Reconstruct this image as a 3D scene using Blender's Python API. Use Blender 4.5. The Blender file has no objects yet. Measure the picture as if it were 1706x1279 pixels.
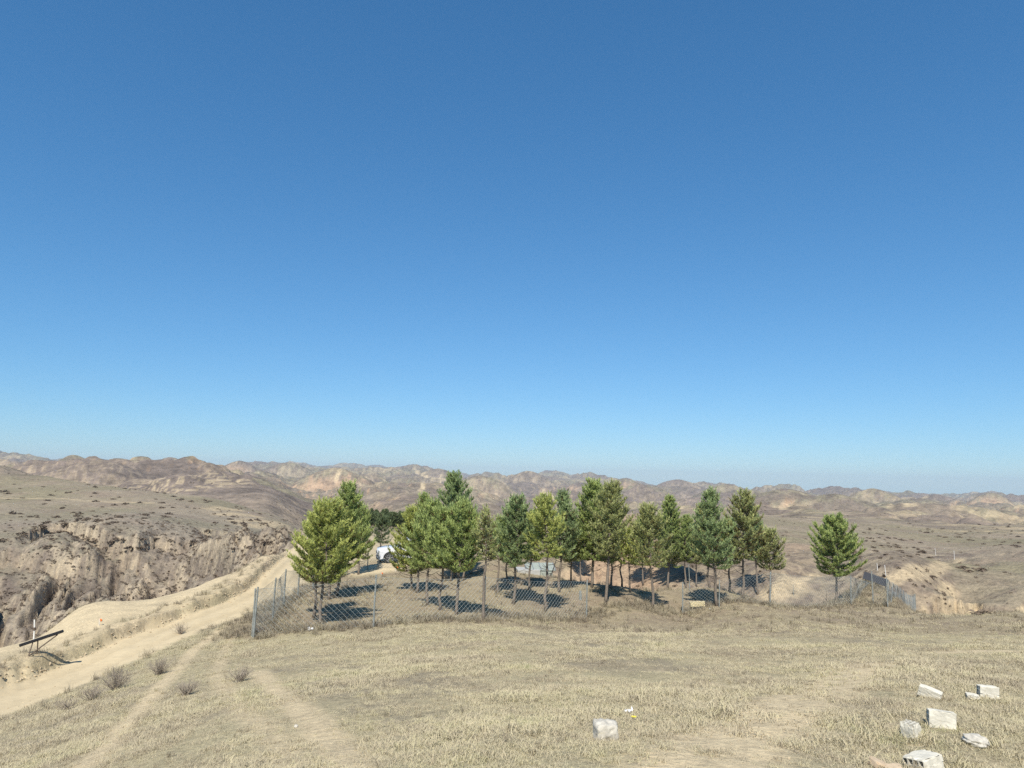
import bpy, bmesh, math, random
import numpy as np
from mathutils import Vector, Matrix, Euler

random.seed(7)
RNG = np.random.default_rng(11)
R = math.radians
SC = bpy.context.scene
COL = SC.collection

# ------------------------------------------------------------------ camera
F_PX, W_PX, H_PX = 1218.0, 1706.0, 1279.0
CAM_Z, PITCH, ROLL = 6.0, R(7.04), R(1.25)
cam_data = bpy.data.cameras.new('camera')
cam_data.sensor_fit = 'HORIZONTAL'
cam_data.sensor_width = 36.0
cam_data.lens = 36.0 * F_PX / W_PX
cam_data.clip_start, cam_data.clip_end = 0.05, 40000
cam = bpy.data.objects.new('camera', cam_data)
COL.objects.link(cam)
CAM_R = Matrix.Rotation(R(90) + PITCH, 3, 'X') @ Matrix.Rotation(ROLL, 3, 'Z')
cam.matrix_world = Matrix.Translation((0, 0, CAM_Z)) @ CAM_R.to_4x4()
SC.camera = cam

# ------------------------------------------------------------------ light
SUN_EL, SUN_AZ = R(50), R(188)          # azimuth clockwise from +Y; the sun stands behind the camera
world = bpy.data.worlds.new('World')
SC.world = world
world.use_nodes = True
wn = world.node_tree.nodes
sky = wn.new('ShaderNodeTexSky')
sky.sky_type = 'NISHITA'
sky.sun_disc = False
sky.sun_elevation, sky.sun_rotation = SUN_EL, SUN_AZ
sky.altitude, sky.air_density, sky.dust_density, sky.ozone_density = 1800, 1.15, 0.35, 2.2
bg = wn['Background']
bg.inputs['Strength'].default_value = 0.092
# the camera's rendering of a clear sky: one tone curve per channel, the same everywhere
sep = wn.new('ShaderNodeSeparateColor'); com = wn.new('ShaderNodeCombineColor')
WL = world.node_tree.links
WL.new(sky.outputs[0], sep.inputs[0])
for ch, (gain, power) in enumerate(((0.43, 1.0), (0.985, 0.79), (1.50, 0.73))):
    pw = wn.new('ShaderNodeMath'); pw.operation = 'POWER'; pw.inputs[1].default_value = power
    ml = wn.new('ShaderNodeMath'); ml.operation = 'MULTIPLY'; ml.inputs[1].default_value = gain
    WL.new(sep.outputs[ch], pw.inputs[0]); WL.new(pw.outputs[0], ml.inputs[0]); WL.new(ml.outputs[0], com.inputs[ch])
WL.new(com.outputs[0], bg.inputs['Color'])
sun_data = bpy.data.lights.new('sun', 'SUN')
sun_data.energy, sun_data.angle, sun_data.color = 4.1, R(0.53), (1.0, 0.95, 0.86)
sun = bpy.data.objects.new('sun', sun_data)
sun_dir = Vector((math.sin(SUN_AZ) * math.cos(SUN_EL), math.cos(SUN_AZ) * math.cos(SUN_EL), math.sin(SUN_EL)))
sun.rotation_euler = sun_dir.to_track_quat('Z', 'Y').to_euler()
COL.objects.link(sun)
SC.view_settings.view_transform = 'Standard'
SC.view_settings.look = 'None'
SC.view_settings.exposure = 0.54
SC.view_settings.gamma = 1.0
SC.view_settings.use_curve_mapping = False
SC.render.engine = 'CYCLES'
SC.cycles.use_denoising = False
SC.cycles.max_bounces = 5
SC.cycles.diffuse_bounces = 2
SC.cycles.volume_bounces = 0
SC.cycles.transparent_max_bounces = 8

HAZE_DENSITY = 0.000085

# ------------------------------------------------------------------ helpers
def tag(o, label=None, cat=None, group=None, kind=None):
    if label: o['label'] = label
    if cat: o['category'] = cat
    if group: o['group'] = group
    if kind: o['kind'] = kind
    return o

def empty(name, loc, rz=0.0):
    o = bpy.data.objects.new(name, None)
    COL.objects.link(o)
    o.location = loc
    o.rotation_euler = (0, 0, rz)
    o.empty_display_size = 0.2
    return o

def link(name, me, parent=None, mat=None):
    o = bpy.data.objects.new(name, me)
    COL.objects.link(o)
    if mat is not None and not me.materials: me.materials.append(mat)
    if parent is not None: o.parent = parent
    return o

def np_mesh(name, verts, faces, smooth=False):
    """verts (n,3), faces (m,k) of one face size"""
    me = bpy.data.meshes.new(name)
    verts = np.asarray(verts, np.float32); faces = np.asarray(faces, np.int32)
    k = faces.shape[1]
    me.vertices.add(len(verts)); me.vertices.foreach_set('co', verts.ravel())
    me.loops.add(faces.size); me.loops.foreach_set('vertex_index', faces.ravel())
    me.polygons.add(len(faces))
    me.polygons.foreach_set('loop_start', np.arange(0, faces.size, k, dtype=np.int32))
    try: me.polygons.foreach_set('loop_total', np.full(len(faces), k, np.int32))
    except Exception: pass
    if smooth: me.polygons.foreach_set('use_smooth', np.ones(len(faces), bool))
    me.update(calc_edges=True)
    return me

def bm_mesh(name, bm, smooth=False):
    me = bpy.data.meshes.new(name)
    bm.normal_update(); bm.to_mesh(me); bm.free()
    if smooth:
        for p in me.polygons: p.use_smooth = True
    return me

def tube(bm, pts, radii, sides=6, cap=True):
    pts = [Vector(p) for p in pts]
    rings = []
    up = Vector((0.31, 0.17, 0.93))
    for i, p in enumerate(pts):
        d = (pts[min(i + 1, len(pts) - 1)] - pts[max(i - 1, 0)]).normalized()
        a = d.cross(up)
        if a.length < 1e-3: a = d.cross(Vector((1, 0, 0)))
        a.normalize(); b = d.cross(a)
        r = radii[i] if hasattr(radii, '__len__') else radii
        rings.append([bm.verts.new(p + (a * math.cos(t) + b * math.sin(t)) * r) for t in [2 * math.pi * k / sides for k in range(sides)]])
    for r0, r1 in zip(rings, rings[1:]):
        for k in range(sides):
            bm.faces.new((r0[k], r0[(k + 1) % sides], r1[(k + 1) % sides], r1[k]))
    if cap:
        bm.faces.new(rings[0][::-1]); bm.faces.new(rings[-1])

def box(bm, lo, hi, mat=None):
    vs = [Vector((x, y, z)) for z in (lo[2], hi[2]) for y in (lo[1], hi[1]) for x in (lo[0], hi[0])]
    if mat is not None: vs = [mat @ v for v in vs]
    v = [bm.verts.new(p) for p in vs]
    for f in ((0, 2, 3, 1), (4, 5, 7, 6), (0, 1, 5, 4), (1, 3, 7, 5), (3, 2, 6, 7), (2, 0, 4, 6)):
        bm.faces.new([v[i] for i in f])
    return v

def bevel(bm, w, seg=1):
    bmesh.ops.bevel(bm, geom=bm.edges[:], offset=w, segments=seg, affect='EDGES', profile=0.5)

# ------------------------------------------------------------------ materials
def new_mat(name):
    m = bpy.data.materials.new(name); m.use_nodes = True
    nt = m.node_tree
    return m, nt, nt.nodes['Principled BSDF']

def noise_node(nt, scale, detail=4, rough=0.6, coord=None, kind='ShaderNodeTexNoise'):
    n = nt.nodes.new(kind)
    n.inputs['Scale'].default_value = scale
    if 'Detail' in n.inputs: n.inputs['Detail'].default_value = detail
    if 'Roughness' in n.inputs: n.inputs['Roughness'].default_value = rough
    if coord is not None: nt.links.new(coord, n.inputs['Vector'])
    return n

def ramp(nt, fac, stops):
    r = nt.nodes.new('ShaderNodeValToRGB')
    e = r.color_ramp.elements
    while len(e) < len(stops): e.new(0.5)
    for el, (p, c) in zip(e, stops):
        el.position = p; el.color = (*c, 1) if len(c) == 3 else c
    nt.links.new(fac, r.inputs[0])
    return r

def mix(nt, a, b, fac, mode='MIX'):
    m = nt.nodes.new('ShaderNodeMix'); m.data_type = 'RGBA'; m.blend_type = mode
    for s, v in ((m.inputs[6], a), (m.inputs[7], b), (m.inputs[0], fac)):
        if hasattr(v, 'is_linked'): nt.links.new(v, s)
        elif isinstance(v, (int, float)): s.default_value = v
        else: s.default_value = (*v, 1)
    return m.outputs[2]

def plain(name, colour, rough=0.6, metal=0.0, scale=14.0, vary=0.25, bump=0.0, spec=0.3):
    m, nt, p = new_mat(name)
    tc = nt.nodes.new('ShaderNodeTexCoord')
    n = noise_node(nt, scale, 5, 0.65, tc.outputs['Object'])
    lo = tuple(c * (1 - vary) for c in colour); hi = tuple(min(1, c * (1 + vary)) for c in colour)
    r = ramp(nt, n.outputs['Fac'], [(0.3, lo), (0.7, hi)])
    nt.links.new(r.outputs[0], p.inputs['Base Color'])
    p.inputs['Roughness'].default_value = rough
    p.inputs['Metallic'].default_value = metal
    p.inputs['Specular IOR Level'].default_value = spec
    if bump:
        b = nt.nodes.new('ShaderNodeBump'); b.inputs['Strength'].default_value = bump; b.inputs['Distance'].default_value = 0.01
        nt.links.new(n.outputs['Fac'], b.inputs['Height']); nt.links.new(b.outputs[0], p.inputs['Normal'])
    return m

def terrain_mat(name, scales, contrast, bump_d, bump_s=0.6):
    """albedo attribute times soil/thatch noise at several scales, with relief"""
    m, nt, p = new_mat(name)
    at = nt.nodes.new('ShaderNodeAttribute'); at.attribute_name = 'albedo'
    geo = nt.nodes.new('ShaderNodeNewGeometry')
    col = at.outputs['Color']; h = None
    for s, c in zip(scales, contrast):
        n = noise_node(nt, s, 6, 0.68, geo.outputs['Position'])
        r = ramp(nt, n.outputs['Fac'], [(0.28, (1 - c, 1 - c, 1 - c * 0.95)), (0.5, (1, 1, 1)), (0.74, (1 + c * 0.8, 1 + c * 0.76, 1 + c * 0.7))])
        col = mix(nt, col, r.outputs[0], 1.0, 'MULTIPLY')
        if h is None: h = n.outputs['Fac']
    nt.links.new(col, p.inputs['Base Color'])
    b = nt.nodes.new('ShaderNodeBump'); b.inputs['Strength'].default_value = bump_s; b.inputs['Distance'].default_value = bump_d
    nt.links.new(h, b.inputs['Height']); nt.links.new(b.outputs[0], p.inputs['Normal'])
    p.inputs['Roughness'].default_value = 0.95
    p.inputs['Specular IOR Level'].default_value = 0.05
    return m

# ------------------------------------------------------------------ noise
def _hash(ix, iy, seed):
    h = (ix.astype(np.int64) * 374761393 + iy.astype(np.int64) * 668265263 + seed * 974634777) & 0xFFFFFFFF
    h = ((h ^ (h >> 13)) * 1274126177) & 0xFFFFFFFF
    h = (h ^ (h >> 16)) & 0xFFFFFFFF
    return h.astype(np.float64) / 4294967296.0

def perlin(x, y, seed=0):
    x = np.asarray(x, np.float64); y = np.asarray(y, np.float64)
    ix = np.floor(x); iy = np.floor(y); fx = x - ix; fy = y - iy
    u = fx * fx * fx * (fx * (fx * 6 - 15) + 10); v = fy * fy * fy * (fy * (fy * 6 - 15) + 10)
    def g(dx, dy):
        a = _hash(ix + dx, iy + dy, seed) * 2 * np.pi
        return np.cos(a) * (fx - dx) + np.sin(a) * (fy - dy)
    a = g(0, 0); b = g(1, 0); c = g(0, 1); d = g(1, 1)
    return 1.5 * ((a * (1 - u) + b * u) * (1 - v) + (c * (1 - u) + d * u) * v)

def fbm(x, y, seed=0, octaves=4, gain=0.5):
    s = 0; a = 1.0; tot = 0
    for k in range(octaves):
        s = s + a * perlin(x * 2 ** k + 17.3 * k, y * 2 ** k - 9.1 * k, seed + k); tot += a; a *= gain
    return s / tot

def cells(x, y, seed):
    """random value of the nearest jittered cell centre, and distance to the cell edge"""
    ix = np.floor(x); iy = np.floor(y)
    d1 = np.full(x.shape, 9.0); d2 = np.full(x.shape, 9.0); val = np.zeros(x.shape)
    for dx in (-1, 0, 1):
        for dy in (-1, 0, 1):
            cx = ix + dx; cy = iy + dy
            d = (cx + _hash(cx, cy, seed) - x) ** 2 + (cy + _hash(cx, cy, seed + 1) - y) ** 2
            n = d < d1
            d2 = np.where(n, d1, np.minimum(d2, d)); d1 = np.where(n, d, d1)
            val = np.where(n, _hash(cx, cy, seed + 2), val)
    return val, np.sqrt(d2) - np.sqrt(d1)

def sstep(a, b, x):
    t = np.clip((x - a) / (b - a), 0, 1)
    return t * t * (3 - 2 * t)

# ------------------------------------------------------------------ pixel -> direction
def ray(px, py):
    return CAM_R @ Vector(((px - W_PX / 2) / F_PX, -(py - H_PX / 2) / F_PX, -1.0))

# ------------------------------------------------------------------ terrain: survey points
# (px, py, depth in metres along +Y): the place seen at that pixel stands that far away
SURVEY = [
 # mound in front of the camera
 (-250,1279,15),(0,1279,11),(200,1279,8),(422,1279,6.3),(640,1279,5.5),(853,1279,5.2),(1060,1279,5.2),(1300,1279,5.5),(1540,1279,6.0),(1706,1279,6.2),(1950,1279,6.6),
 (0,1200,18.5),(200,1200,13),(422,1200,9.5),(640,1200,8.3),(853,1200,7.6),(1060,1200,7.4),(1300,1200,7.4),(1566,1200,7.6),(1706,1200,8.2),(1950,1200,9.0),
 (200,1150,18),(422,1150,13),(640,1150,11),(853,1150,10.5),(1060,1150,10.3),(1300,1150,10.5),(1525,1150,10),(1706,1150,11),(1950,1150,12),
 (300,1100,23),(422,1100,20),(640,1100,17.5),(853,1100,16),(1060,1100,16),(1300,1100,17),(1525,1100,16),(1706,1100,16),(1950,1100,17),
 (422,1062,27.5),(640,1060,24.5),(853,1060,22.5),(1060,1060,23.5),(1300,1060,26),(1525,1060,27),(1706,1060,27),(1950,1060,28),
 # along the fence and inside the pine enclosure
 (622,1045,27.5),(806,1034,30),(977,1029,35),(1137,1020,39),(1283,1010,44),(1417,1008,45),(1525,1020,45),(1706,1032,42),(1950,1040,42),
 (549,998,36),(597,957,48),(645,937,52),(712,1008,33.5),(756,963,46),(829,988,39),(881,982,41),(968,969,45),(1036,977,43.5),(1113,982,44),(1182,980,46),(1238,996,45.5),(1394,1000,46.5),
 (454,1033,31),(473,1011,34.4),(496,993,37.5),(521,980,40),
 # dirt road and terrace on the flank
 (-250,1230,20),(0,1190,20),(150,1120,25),(300,1055,30),(420,985,42),(490,925,60),
 (-250,1150,30),(0,1082,33),(60,1063,34),(130,1019,40),(200,1006,42),(280,992,43.5),(360,964,48),(420,943,55),(470,922,63),(500,905,74),(100,1085,29),(250,1030,35),
 # the crest behind: field, second plantation
 (560,920,60),(640,900,75),(620,878,100),(700,880,100),(840,900,80),(840,862,130),(760,868,120),(740,920,65),(880,930,60),
 # gully on the near side of the orange bank
 (1100,958,95),(1100,900,120),(1100,876,200),(1100,862,300),(960,905,110),(960,870,170),(960,850,320),
 (1300,985,82),(1300,930,110),(1300,885,180),(1300,862,350),(1300,838,700),
 (1400,935,100),(1450,975,56),(1500,955,80),(1590,932,130),(1400,900,170),
 (1600,1020,72),(1600,1008,83),(1600,968,87),(1600,950,110),(1600,920,160),(1600,890,250),(1600,870,400),(1600,850,700),(1600,835,1200),
 (1706,1010,76),(1706,985,82),(1706,945,100),(1706,915,150),(1706,885,250),(1706,865,450),(1706,845,900),(1950,1000,70),(1950,930,120),(1950,890,250),(1950,860,600),
 (1450,880,240),(1450,855,450),(1450,838,850),(1450,822,1700),
 # the hillside across the gully
 (-300,1060,105),(-300,930,150),(-300,850,240),(-300,800,340),
 (0,1065,112),(0,1000,125),(0,925,148),(0,840,240),(0,800,330),(0,777,420),
 (120,1000,118),(120,915,150),(120,850,235),(120,800,360),
 (200,1000,112),(200,905,150),(200,850,230),(200,812,340),
 (350,950,125),(350,900,170),(350,865,240),(350,832,340),
 (450,893,190),(450,855,330),(450,830,560),(310,792,640),(200,772,720),(120,765,800),
 # middle and far ranges
 (450,800,1200),(450,780,2400),(640,845,520),(640,815,1000),(640,790,2000),(850,845,600),(850,820,1200),(850,798,2400),(1100,842,700),(1100,822,1400),(1100,806,2600),
 (1300,818,1500),(1300,812,2600),(1600,828,2200),(1706,832,2000),(0,762,1300),(200,762,1500),
 (-300,760,1300),(1950,840,2000),
]
SKYLINE = [(-300,742),(0,749),(120,752),(250,762),(400,766),(560,770),(700,774),(760,780),(853,784),(960,787),(1100,796),(1250,803),(1400,811),(1550,815),(1706,822),(1950,828)]
pts = []
for px, py, Y in SURVEY:
    d = ray(px, py); k = Y / d.y
    pts.append((d.x * k, Y, d.z * k))
for px, py in SKYLINE:
    d = ray(px, py + 8)
    for rr, dz in ((4200, 0), (9800, -0.002)):
        pts.append((d.x / d.y * rr, rr, d.z / d.y * rr + dz * rr))
# ground hidden from the camera: gully floors and valleys (x, y, z)
for x, y, z in [(-45,25,-24),(-52,45,-27),(-48,70,-26),(-42,95,-24),(-60,120,-22),(-90,40,-25),(-30,45,-12),(-29,62,-12),(-32,30,-11),(-25.5,78,-9),
                (8,58,-9),(14,68,-13),(26,70,-14),(36,66,-12),(5,82,-12),(42,58,-11),(46,66,-13),(0,200,-24),(-30,220,-26),(40,260,-22),(-20,330,-30),(60,400,-32),
                (-110,520,-45),(-150,430,-32),(-392,560,-22),(-257,490,-28),(-186,450,-34),(-620,560,-18),(60,900,-60),(400,1000,-62),(-300,1100,-30),(0,1700,-45)]:
    pts.append((x, y, z - CAM_Z))
pts = np.array(pts)
pr = np.hypot(pts[:, 0], pts[:, 1]); pa = np.arctan2(pts[:, 0], pts[:, 1]); pt = pts[:, 2] / pr
PU = np.stack([pa * 3.2, np.log(pr)], 1)
def _k(d2): return 0.5 * d2 * np.log(d2 + 1e-9)
n = len(PU)
D2 = ((PU[:, None] - PU[None]) ** 2).sum(2)
A = np.zeros((n + 3, n + 3)); A[:n, :n] = _k(D2) + 2e-4 * np.eye(n)
A[:n, n] = 1; A[:n, n + 1:] = PU; A[n:, :n] = A[:n, n:].T
TPS = np.linalg.solve(A, np.concatenate([pt, np.zeros(3)]))

def survey_t(az, r):
    out = np.empty(az.size); U = np.stack([az.ravel() * 3.2, np.log(r.ravel())], 1)
    for s in range(0, len(U), 20000):
        u = U[s:s + 20000]
        d2 = ((u[:, None, 0] - PU[None, :, 0]) ** 2 + (u[:, None, 1] - PU[None, :, 1]) ** 2)
        out[s:s + 20000] = _k(d2) @ TPS[:n] + TPS[n] + u @ TPS[n + 1:]
    return out.reshape(az.shape)

def road_x(Y):
    return np.interp(Y, [5, 14, 20, 25, 30, 34, 38, 44, 55, 62, 75, 95], [-16.5, -15.0, -14.5, -14.1, -13.8, -13.4, -12.9, -13.4, -15.4, -16.8, -18.6, -20.0])

def height(x, y):
    r = np.hypot(x, y); az = np.arctan2(x, y)
    rc = np.maximum(r, 4.5); azc = np.clip(az, -0.84, 0.84)
    t = survey_t(azc, np.minimum(rc, 9500.0))
    t0 = np.interp(np.log(rc), np.log([4.5, 10, 30, 60, 120, 300, 1000, 10000]), [-0.44, -0.29, -0.24, -0.25, -0.22, -0.1, -0.03, 0.004])
    w = sstep(0.8, 1.3, np.abs(az))
    t = t * (1 - w) + t0 * w
    z = CAM_Z + t * rc
    k = sstep(0.0, 4.5, r); z = 4.4 * (1 - k) + z * k
    near = 1 - sstep(60, 110, r)
    # uneven turf
    z += near * (0.07 * fbm(x / 2.6, y / 2.6, 5, 3) + 0.035 * fbm(x / 0.6, y / 0.6, 9, 2)) * sstep(1.5, 5, r)
    # berm beside the dirt road, with an undercut edge; wheel ruts in the road
    u = x - road_x(y); along = sstep(12, 17, y) * (1 - sstep(52, 66, y))
    wob = 0.35 * fbm(y / 3.1, y * 0 + 3.3, 21, 3)
    bm_ = sstep(-1.4 + wob, -1.75 + wob, u) * (1 - sstep(-2.2, -3.9, u))
    z += along * bm_ * (0.46 + 0.30 * fbm(x / 1.2, y / 1.2, 31, 4))
    z -= near * sstep(8, 14, y) * 0.09 * (np.exp(-((u - 0.7) / 0.22) ** 2) + np.exp(-((u + 0.7) / 0.22) ** 2))
    # ribs and gullies on the eroded hillside across the gully, and on the orange bank
    left = sstep(-0.12, -0.2, az) * sstep(80, 100, r) * (1 - sstep(190, 260, r))
    rx = az * 30 + 1.6 * fbm(az * 9, np.log(r) * 6, 41, 3); ry = np.log(r) * 2.2
    rib = 2.2 * np.abs(perlin(rx * 0.42, ry, 43)); rib2 = 2 * np.abs(perlin(rx * 1.3 + 5, ry * 2.0, 44)); rib4 = np.abs(perlin(rx * 4.2, ry * 5, 45))
    steep = np.exp(-((r - (150 + 16 * fbm(az * 7, az * 0, 46, 2))) / 26) ** 2)
    z += left * (steep * (7.0 * np.minimum(rib, 0.8) + 2.4 * np.minimum(rib2, 0.7) + 1.8 * rib4 - 5.6) + 1.0 * fbm(x / 8, y / 8, 47, 4) + 0.55 * fbm(x / 2.4, y / 2.4, 48, 3))
    mid = sstep(62, 85, r) * (1 - sstep(160, 240, r)) * sstep(0.02, 0.1, az)
    rib3 = np.abs(perlin(az * 26 + 2 * fbm(az * 8, np.log(r) * 5, 51, 2), np.log(r) * 3, 52))
    z += mid * (1.6 * (1 - 0.8 * sstep(0.22, 0.3, az)) * (0.5 - rib3) + 0.9 * fbm(x / 7, y / 7, 53, 4))
    # earth cliff of the gully on the far side of the fence corner
    cl = sstep(0.46, 0.53, az) * (1 - sstep(0.9, 1.1, az))
    edge = 90 + 34 * (az - 0.57) + 3.0 * fbm(az * 26, az * 0, 55, 4, 0.65)
    z += cl * 0.6 * (sstep(-0.45, 0.45, r - edge) - sstep(-6, 30, r - edge)) * sstep(70, 80, r) * 1.0
    # bare scarps where the hillside has slipped
    for sa, sr, dep, ln_ in (((-0.575, -0.554, -0.537, -0.512, -0.49, -0.455), (206, 216, 217, 195, 180, 167), 3.8, 24),
                             ((-0.75, -0.60, -0.581, -0.563, -0.527, -0.504, -0.462, -0.442, -0.40), (180, 184, 186, 177, 166, 169, 174, 181, 179), 2.6, 60),
                             ((-0.395, -0.361, -0.332, -0.289), (222, 219, 226, 280), 2.2, 40),
                             ((0.495, 0.53, 0.56, 0.585, 0.60), (84, 88, 90, 88, 83), 3.2, 13), ((0.592, 0.61, 0.64, 0.75), (80, 85, 88, 92), 3.0, 14)):
        rl = np.interp(az, sa, sr) + 2.6 * fbm(az * 60, az * 0 + sr[0], 57, 4, 0.6); d_ = rl - r
        z -= dep * sstep(sa[0] - 0.01, sa[0] + 0.012, az) * (1 - sstep(sa[-1] - 0.012, sa[-1] + 0.01, az)) * sstep(-0.6, 0.9, d_) * np.clip(1 - d_ / ln_, 0, 1)
    # rounded loess hills with gullies
    far = sstep(330 + 120 * sstep(-0.15, -0.3, az), 760 + 200 * sstep(-0.15, -0.3, az), r)
    wx = x + 60 * fbm(x / 300, y / 300, 61, 2); wy = y + 60 * fbm(x / 300 + 7, y / 300, 62, 2)
    hills = np.abs(perlin(wx / 360, wy / 360, 63)) * 52 + np.abs(perlin(wx / 150, wy / 150, 64)) * 24 - 22
    big = sstep(2200, 4500, r)
    hills += big * (np.abs(perlin(wx / 640, wy / 640, 65)) * 85 - 27)
    z += far * hills * np.clip(0.35 + r / 2600, 0.35, 1.15)
    gul = np.abs(perlin(wx / 64 + 0.6 * fbm(x / 60, y / 60, 66, 2), wy / 64, 67)); gul2 = np.abs(perlin(wx / 26, wy / 26, 68))
    z += far * (12 * (gul - 0.3) + 6.5 * (gul2 - 0.3) + 2.4 * fbm(x / 14, y / 14, 69, 2))
    mid2 = sstep(150, 260, r) * (1 - far)
    z += mid2 * (1.8 * fbm(x / 45, y / 45, 71, 4))
    # terraces cut into some slopes
    tm = sstep(0.05, 0.3, perlin(x / 330 + 4, y / 330, 75)) * sstep(300, 500, r)
    q = 5.0; zz = z / q; st = np.floor(zz) + sstep(0.55, 0.95, zz - np.floor(zz))
    z = z * (1 - 0.75 * tm) + 0.75 * tm * st * q
    return z

fine = np.radians(np.arange(-42, 42.001, 0.112))
side = []; a = 42.0; s = 0.2
while a < 180 - s:
    a += s; side.append(a); s = min(s * 1.12, 4.0)
side = np.radians(np.array(side[:-1] + [178.0]))
AZ = np.concatenate([-side[::-1], fine, side])
def geom(a, b, q): return a * np.exp(np.arange(0, math.log(b / a), q))
RR = np.concatenate([geom(0.3, 30, 0.021), geom(30, 160, 0.0078), geom(160, 9700, 0.0098)])
NA, NR = len(AZ), len(RR)
GA, GR = np.meshgrid(AZ, RR, indexing='ij')
GX, GY = GR * np.sin(GA), GR * np.cos(GA)
GZ = height(GX, GY)
# settle the far ranges so that their crests stand where the skyline is
# single hills that stand out: pixel of the summit, depth, radius and fall in metres
DOMES = [(165,766,780,80,36),(312,791,640,46,24),(122,757,1300,42,28),(285,761,2300,75,45),(400,767,2600,70,40),(350,775,1700,60,35),(480,769,2800,90,40),(560,779,1500,70,30),
         (1455,813,1700,72,38),(1650,820,2000,66,42),(1310,814,1150,85,34),(1560,823,2400,90,40),(1130,798,3200,110,45),(1040,796,2600,80,40),(880,784,3000,90,45),(730,779,2800,80,40),(800,791,1900,75,35),(1210,806,2100,80,36),(1390,822,1100,70,26)]
_t = np.where(GR > 520, (GZ - CAM_Z) / GR, -9).max(1)
_sk = [ray(*p) for p in SKYLINE]
_des = np.interp(AZ, [math.atan2(d.x, d.y) for d in _sk], [d.z / math.hypot(d.x, d.y) for d in _sk])
_df = np.interp(fine, AZ, _des - _t); _kn = np.hanning(45); _kn /= _kn.sum()
_df = np.convolve(np.pad(_df, 22, mode='edge'), _kn, 'valid')
GZ += sstep(480, 1500, GR) * GR * np.interp(AZ, fine, _df)[:, None]
GZ -= 0.0115 * GR * sstep(470, 800, GR) * (1 - sstep(2600, 4200, GR))
for px, py, Y, rad, fall in DOMES:
    d = ray(px, py); k = Y / d.y
    q = np.hypot((GX - d.x * k) * 0.85, (GY - Y) * 1.1) / rad
    sel = q < 2.6
    qs = q[sel]; dz = CAM_Z + d.z * k - fall * qs ** 1.6 - 3.0 * np.abs(perlin(np.arctan2(GX[sel] - d.x * k, GY[sel] - Y) * 2.6, qs * 1.4, int(px))) * np.minimum(qs, 1) * 3
    a_ = GZ[sel]; hh = np.clip(0.5 + 0.5 * (dz - a_) / 7.0, 0, 1)
    GZ[sel] = a_ * (1 - hh) + dz * hh + 7.0 * hh * (1 - hh) * 0.5

def ground_z(x, y):
    x = np.asarray(x, float); y = np.asarray(y, float)
    r = np.clip(np.hypot(x, y), RR[0], RR[-1] * 0.999); a = np.clip(np.arctan2(x, y), AZ[0], AZ[-1])
    i = np.clip(np.searchsorted(AZ, a) - 1, 0, NA - 2); j = np.clip(np.searchsorted(RR, r) - 1, 0, NR - 2)
    fa = (a - AZ[i]) / (AZ[i + 1] - AZ[i]); fr = (r - RR[j]) / (RR[j + 1] - RR[j])
    return (GZ[i, j] * (1 - fa) + GZ[i + 1, j] * fa) * (1 - fr) + (GZ[i, j + 1] * (1 - fa) + GZ[i + 1, j + 1] * fa) * fr

def hit(px, py, rmin=3.5):
    """the point of the ground seen at a pixel"""
    d = ray(px, py); h = math.hypot(d.x, d.y); az = math.atan2(d.x, d.y); t = d.z / h
    i = int(np.clip(np.searchsorted(AZ, az) - 1, 0, NA - 2)); f = (az - AZ[i]) / (AZ[i + 1] - AZ[i])
    prof = GZ[i] * (1 - f) + GZ[i + 1] * f
    gap = CAM_Z + t * RR - prof
    k = np.where((gap <= 0) & (RR > rmin))[0]
    if len(k) == 0: return None
    j = k[0]
    g0, g1 = gap[j - 1], gap[j]
    r = RR[j - 1] + (RR[j] - RR[j - 1]) * (g0 / (g0 - g1) if g0 != g1 else 0)
    x, y = r * math.sin(az), r * math.cos(az)
    return Vector((x, y, float(ground_z(x, y))))

def line_mask(pxs, width, soft=0.4, X=None, Y=None):
    """0..1 along a traced track on the ground"""
    X = GX if X is None else X; Y = GY if Y is None else Y
    w = [hit(*p) for p in pxs]; w = [p for p in w if p is not None]
    m = np.full(X.shape, 1e9)
    for a, b in zip(w, w[1:]):
        dx, dy = b.x - a.x, b.y - a.y; L = dx * dx + dy * dy + 1e-9
        s = np.clip(((X - a.x) * dx + (Y - a.y) * dy) / L, 0, 1)
        m = np.minimum(m, np.hypot(X - a.x - s * dx, Y - a.y - s * dy))
    return 1 - sstep(width * (1 - soft), width * (1 + soft), m)

# ------------------------------------------------------------------ terrain: colour of the soil and cover
def lerp3(a, b, w): return a * (1 - w[..., None]) + b * w[..., None]
def c3(*c): return np.array(c)
STRAW, THATCH, EARTH, SAND = c3(0.38, 0.325, 0.20), c3(0.28, 0.235, 0.16), c3(0.48, 0.385, 0.245), c3(0.57, 0.46, 0.29)
SCRUB, OLIVE, LOESS, PALE, ORANGE = c3(0.165, 0.13, 0.105), c3(0.25, 0.215, 0.14), c3(0.37, 0.29, 0.195), c3(0.48, 0.38, 0.24), c3(0.43, 0.29, 0.185)
gz_a = np.gradient(GZ, axis=0) / (np.gradient(GA, axis=0) * GR + 1e-9); gz_r = np.gradient(GZ, axis=1) / np.gradient(GR, axis=1)
SLOPE = np.hypot(gz_a, gz_r)

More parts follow.
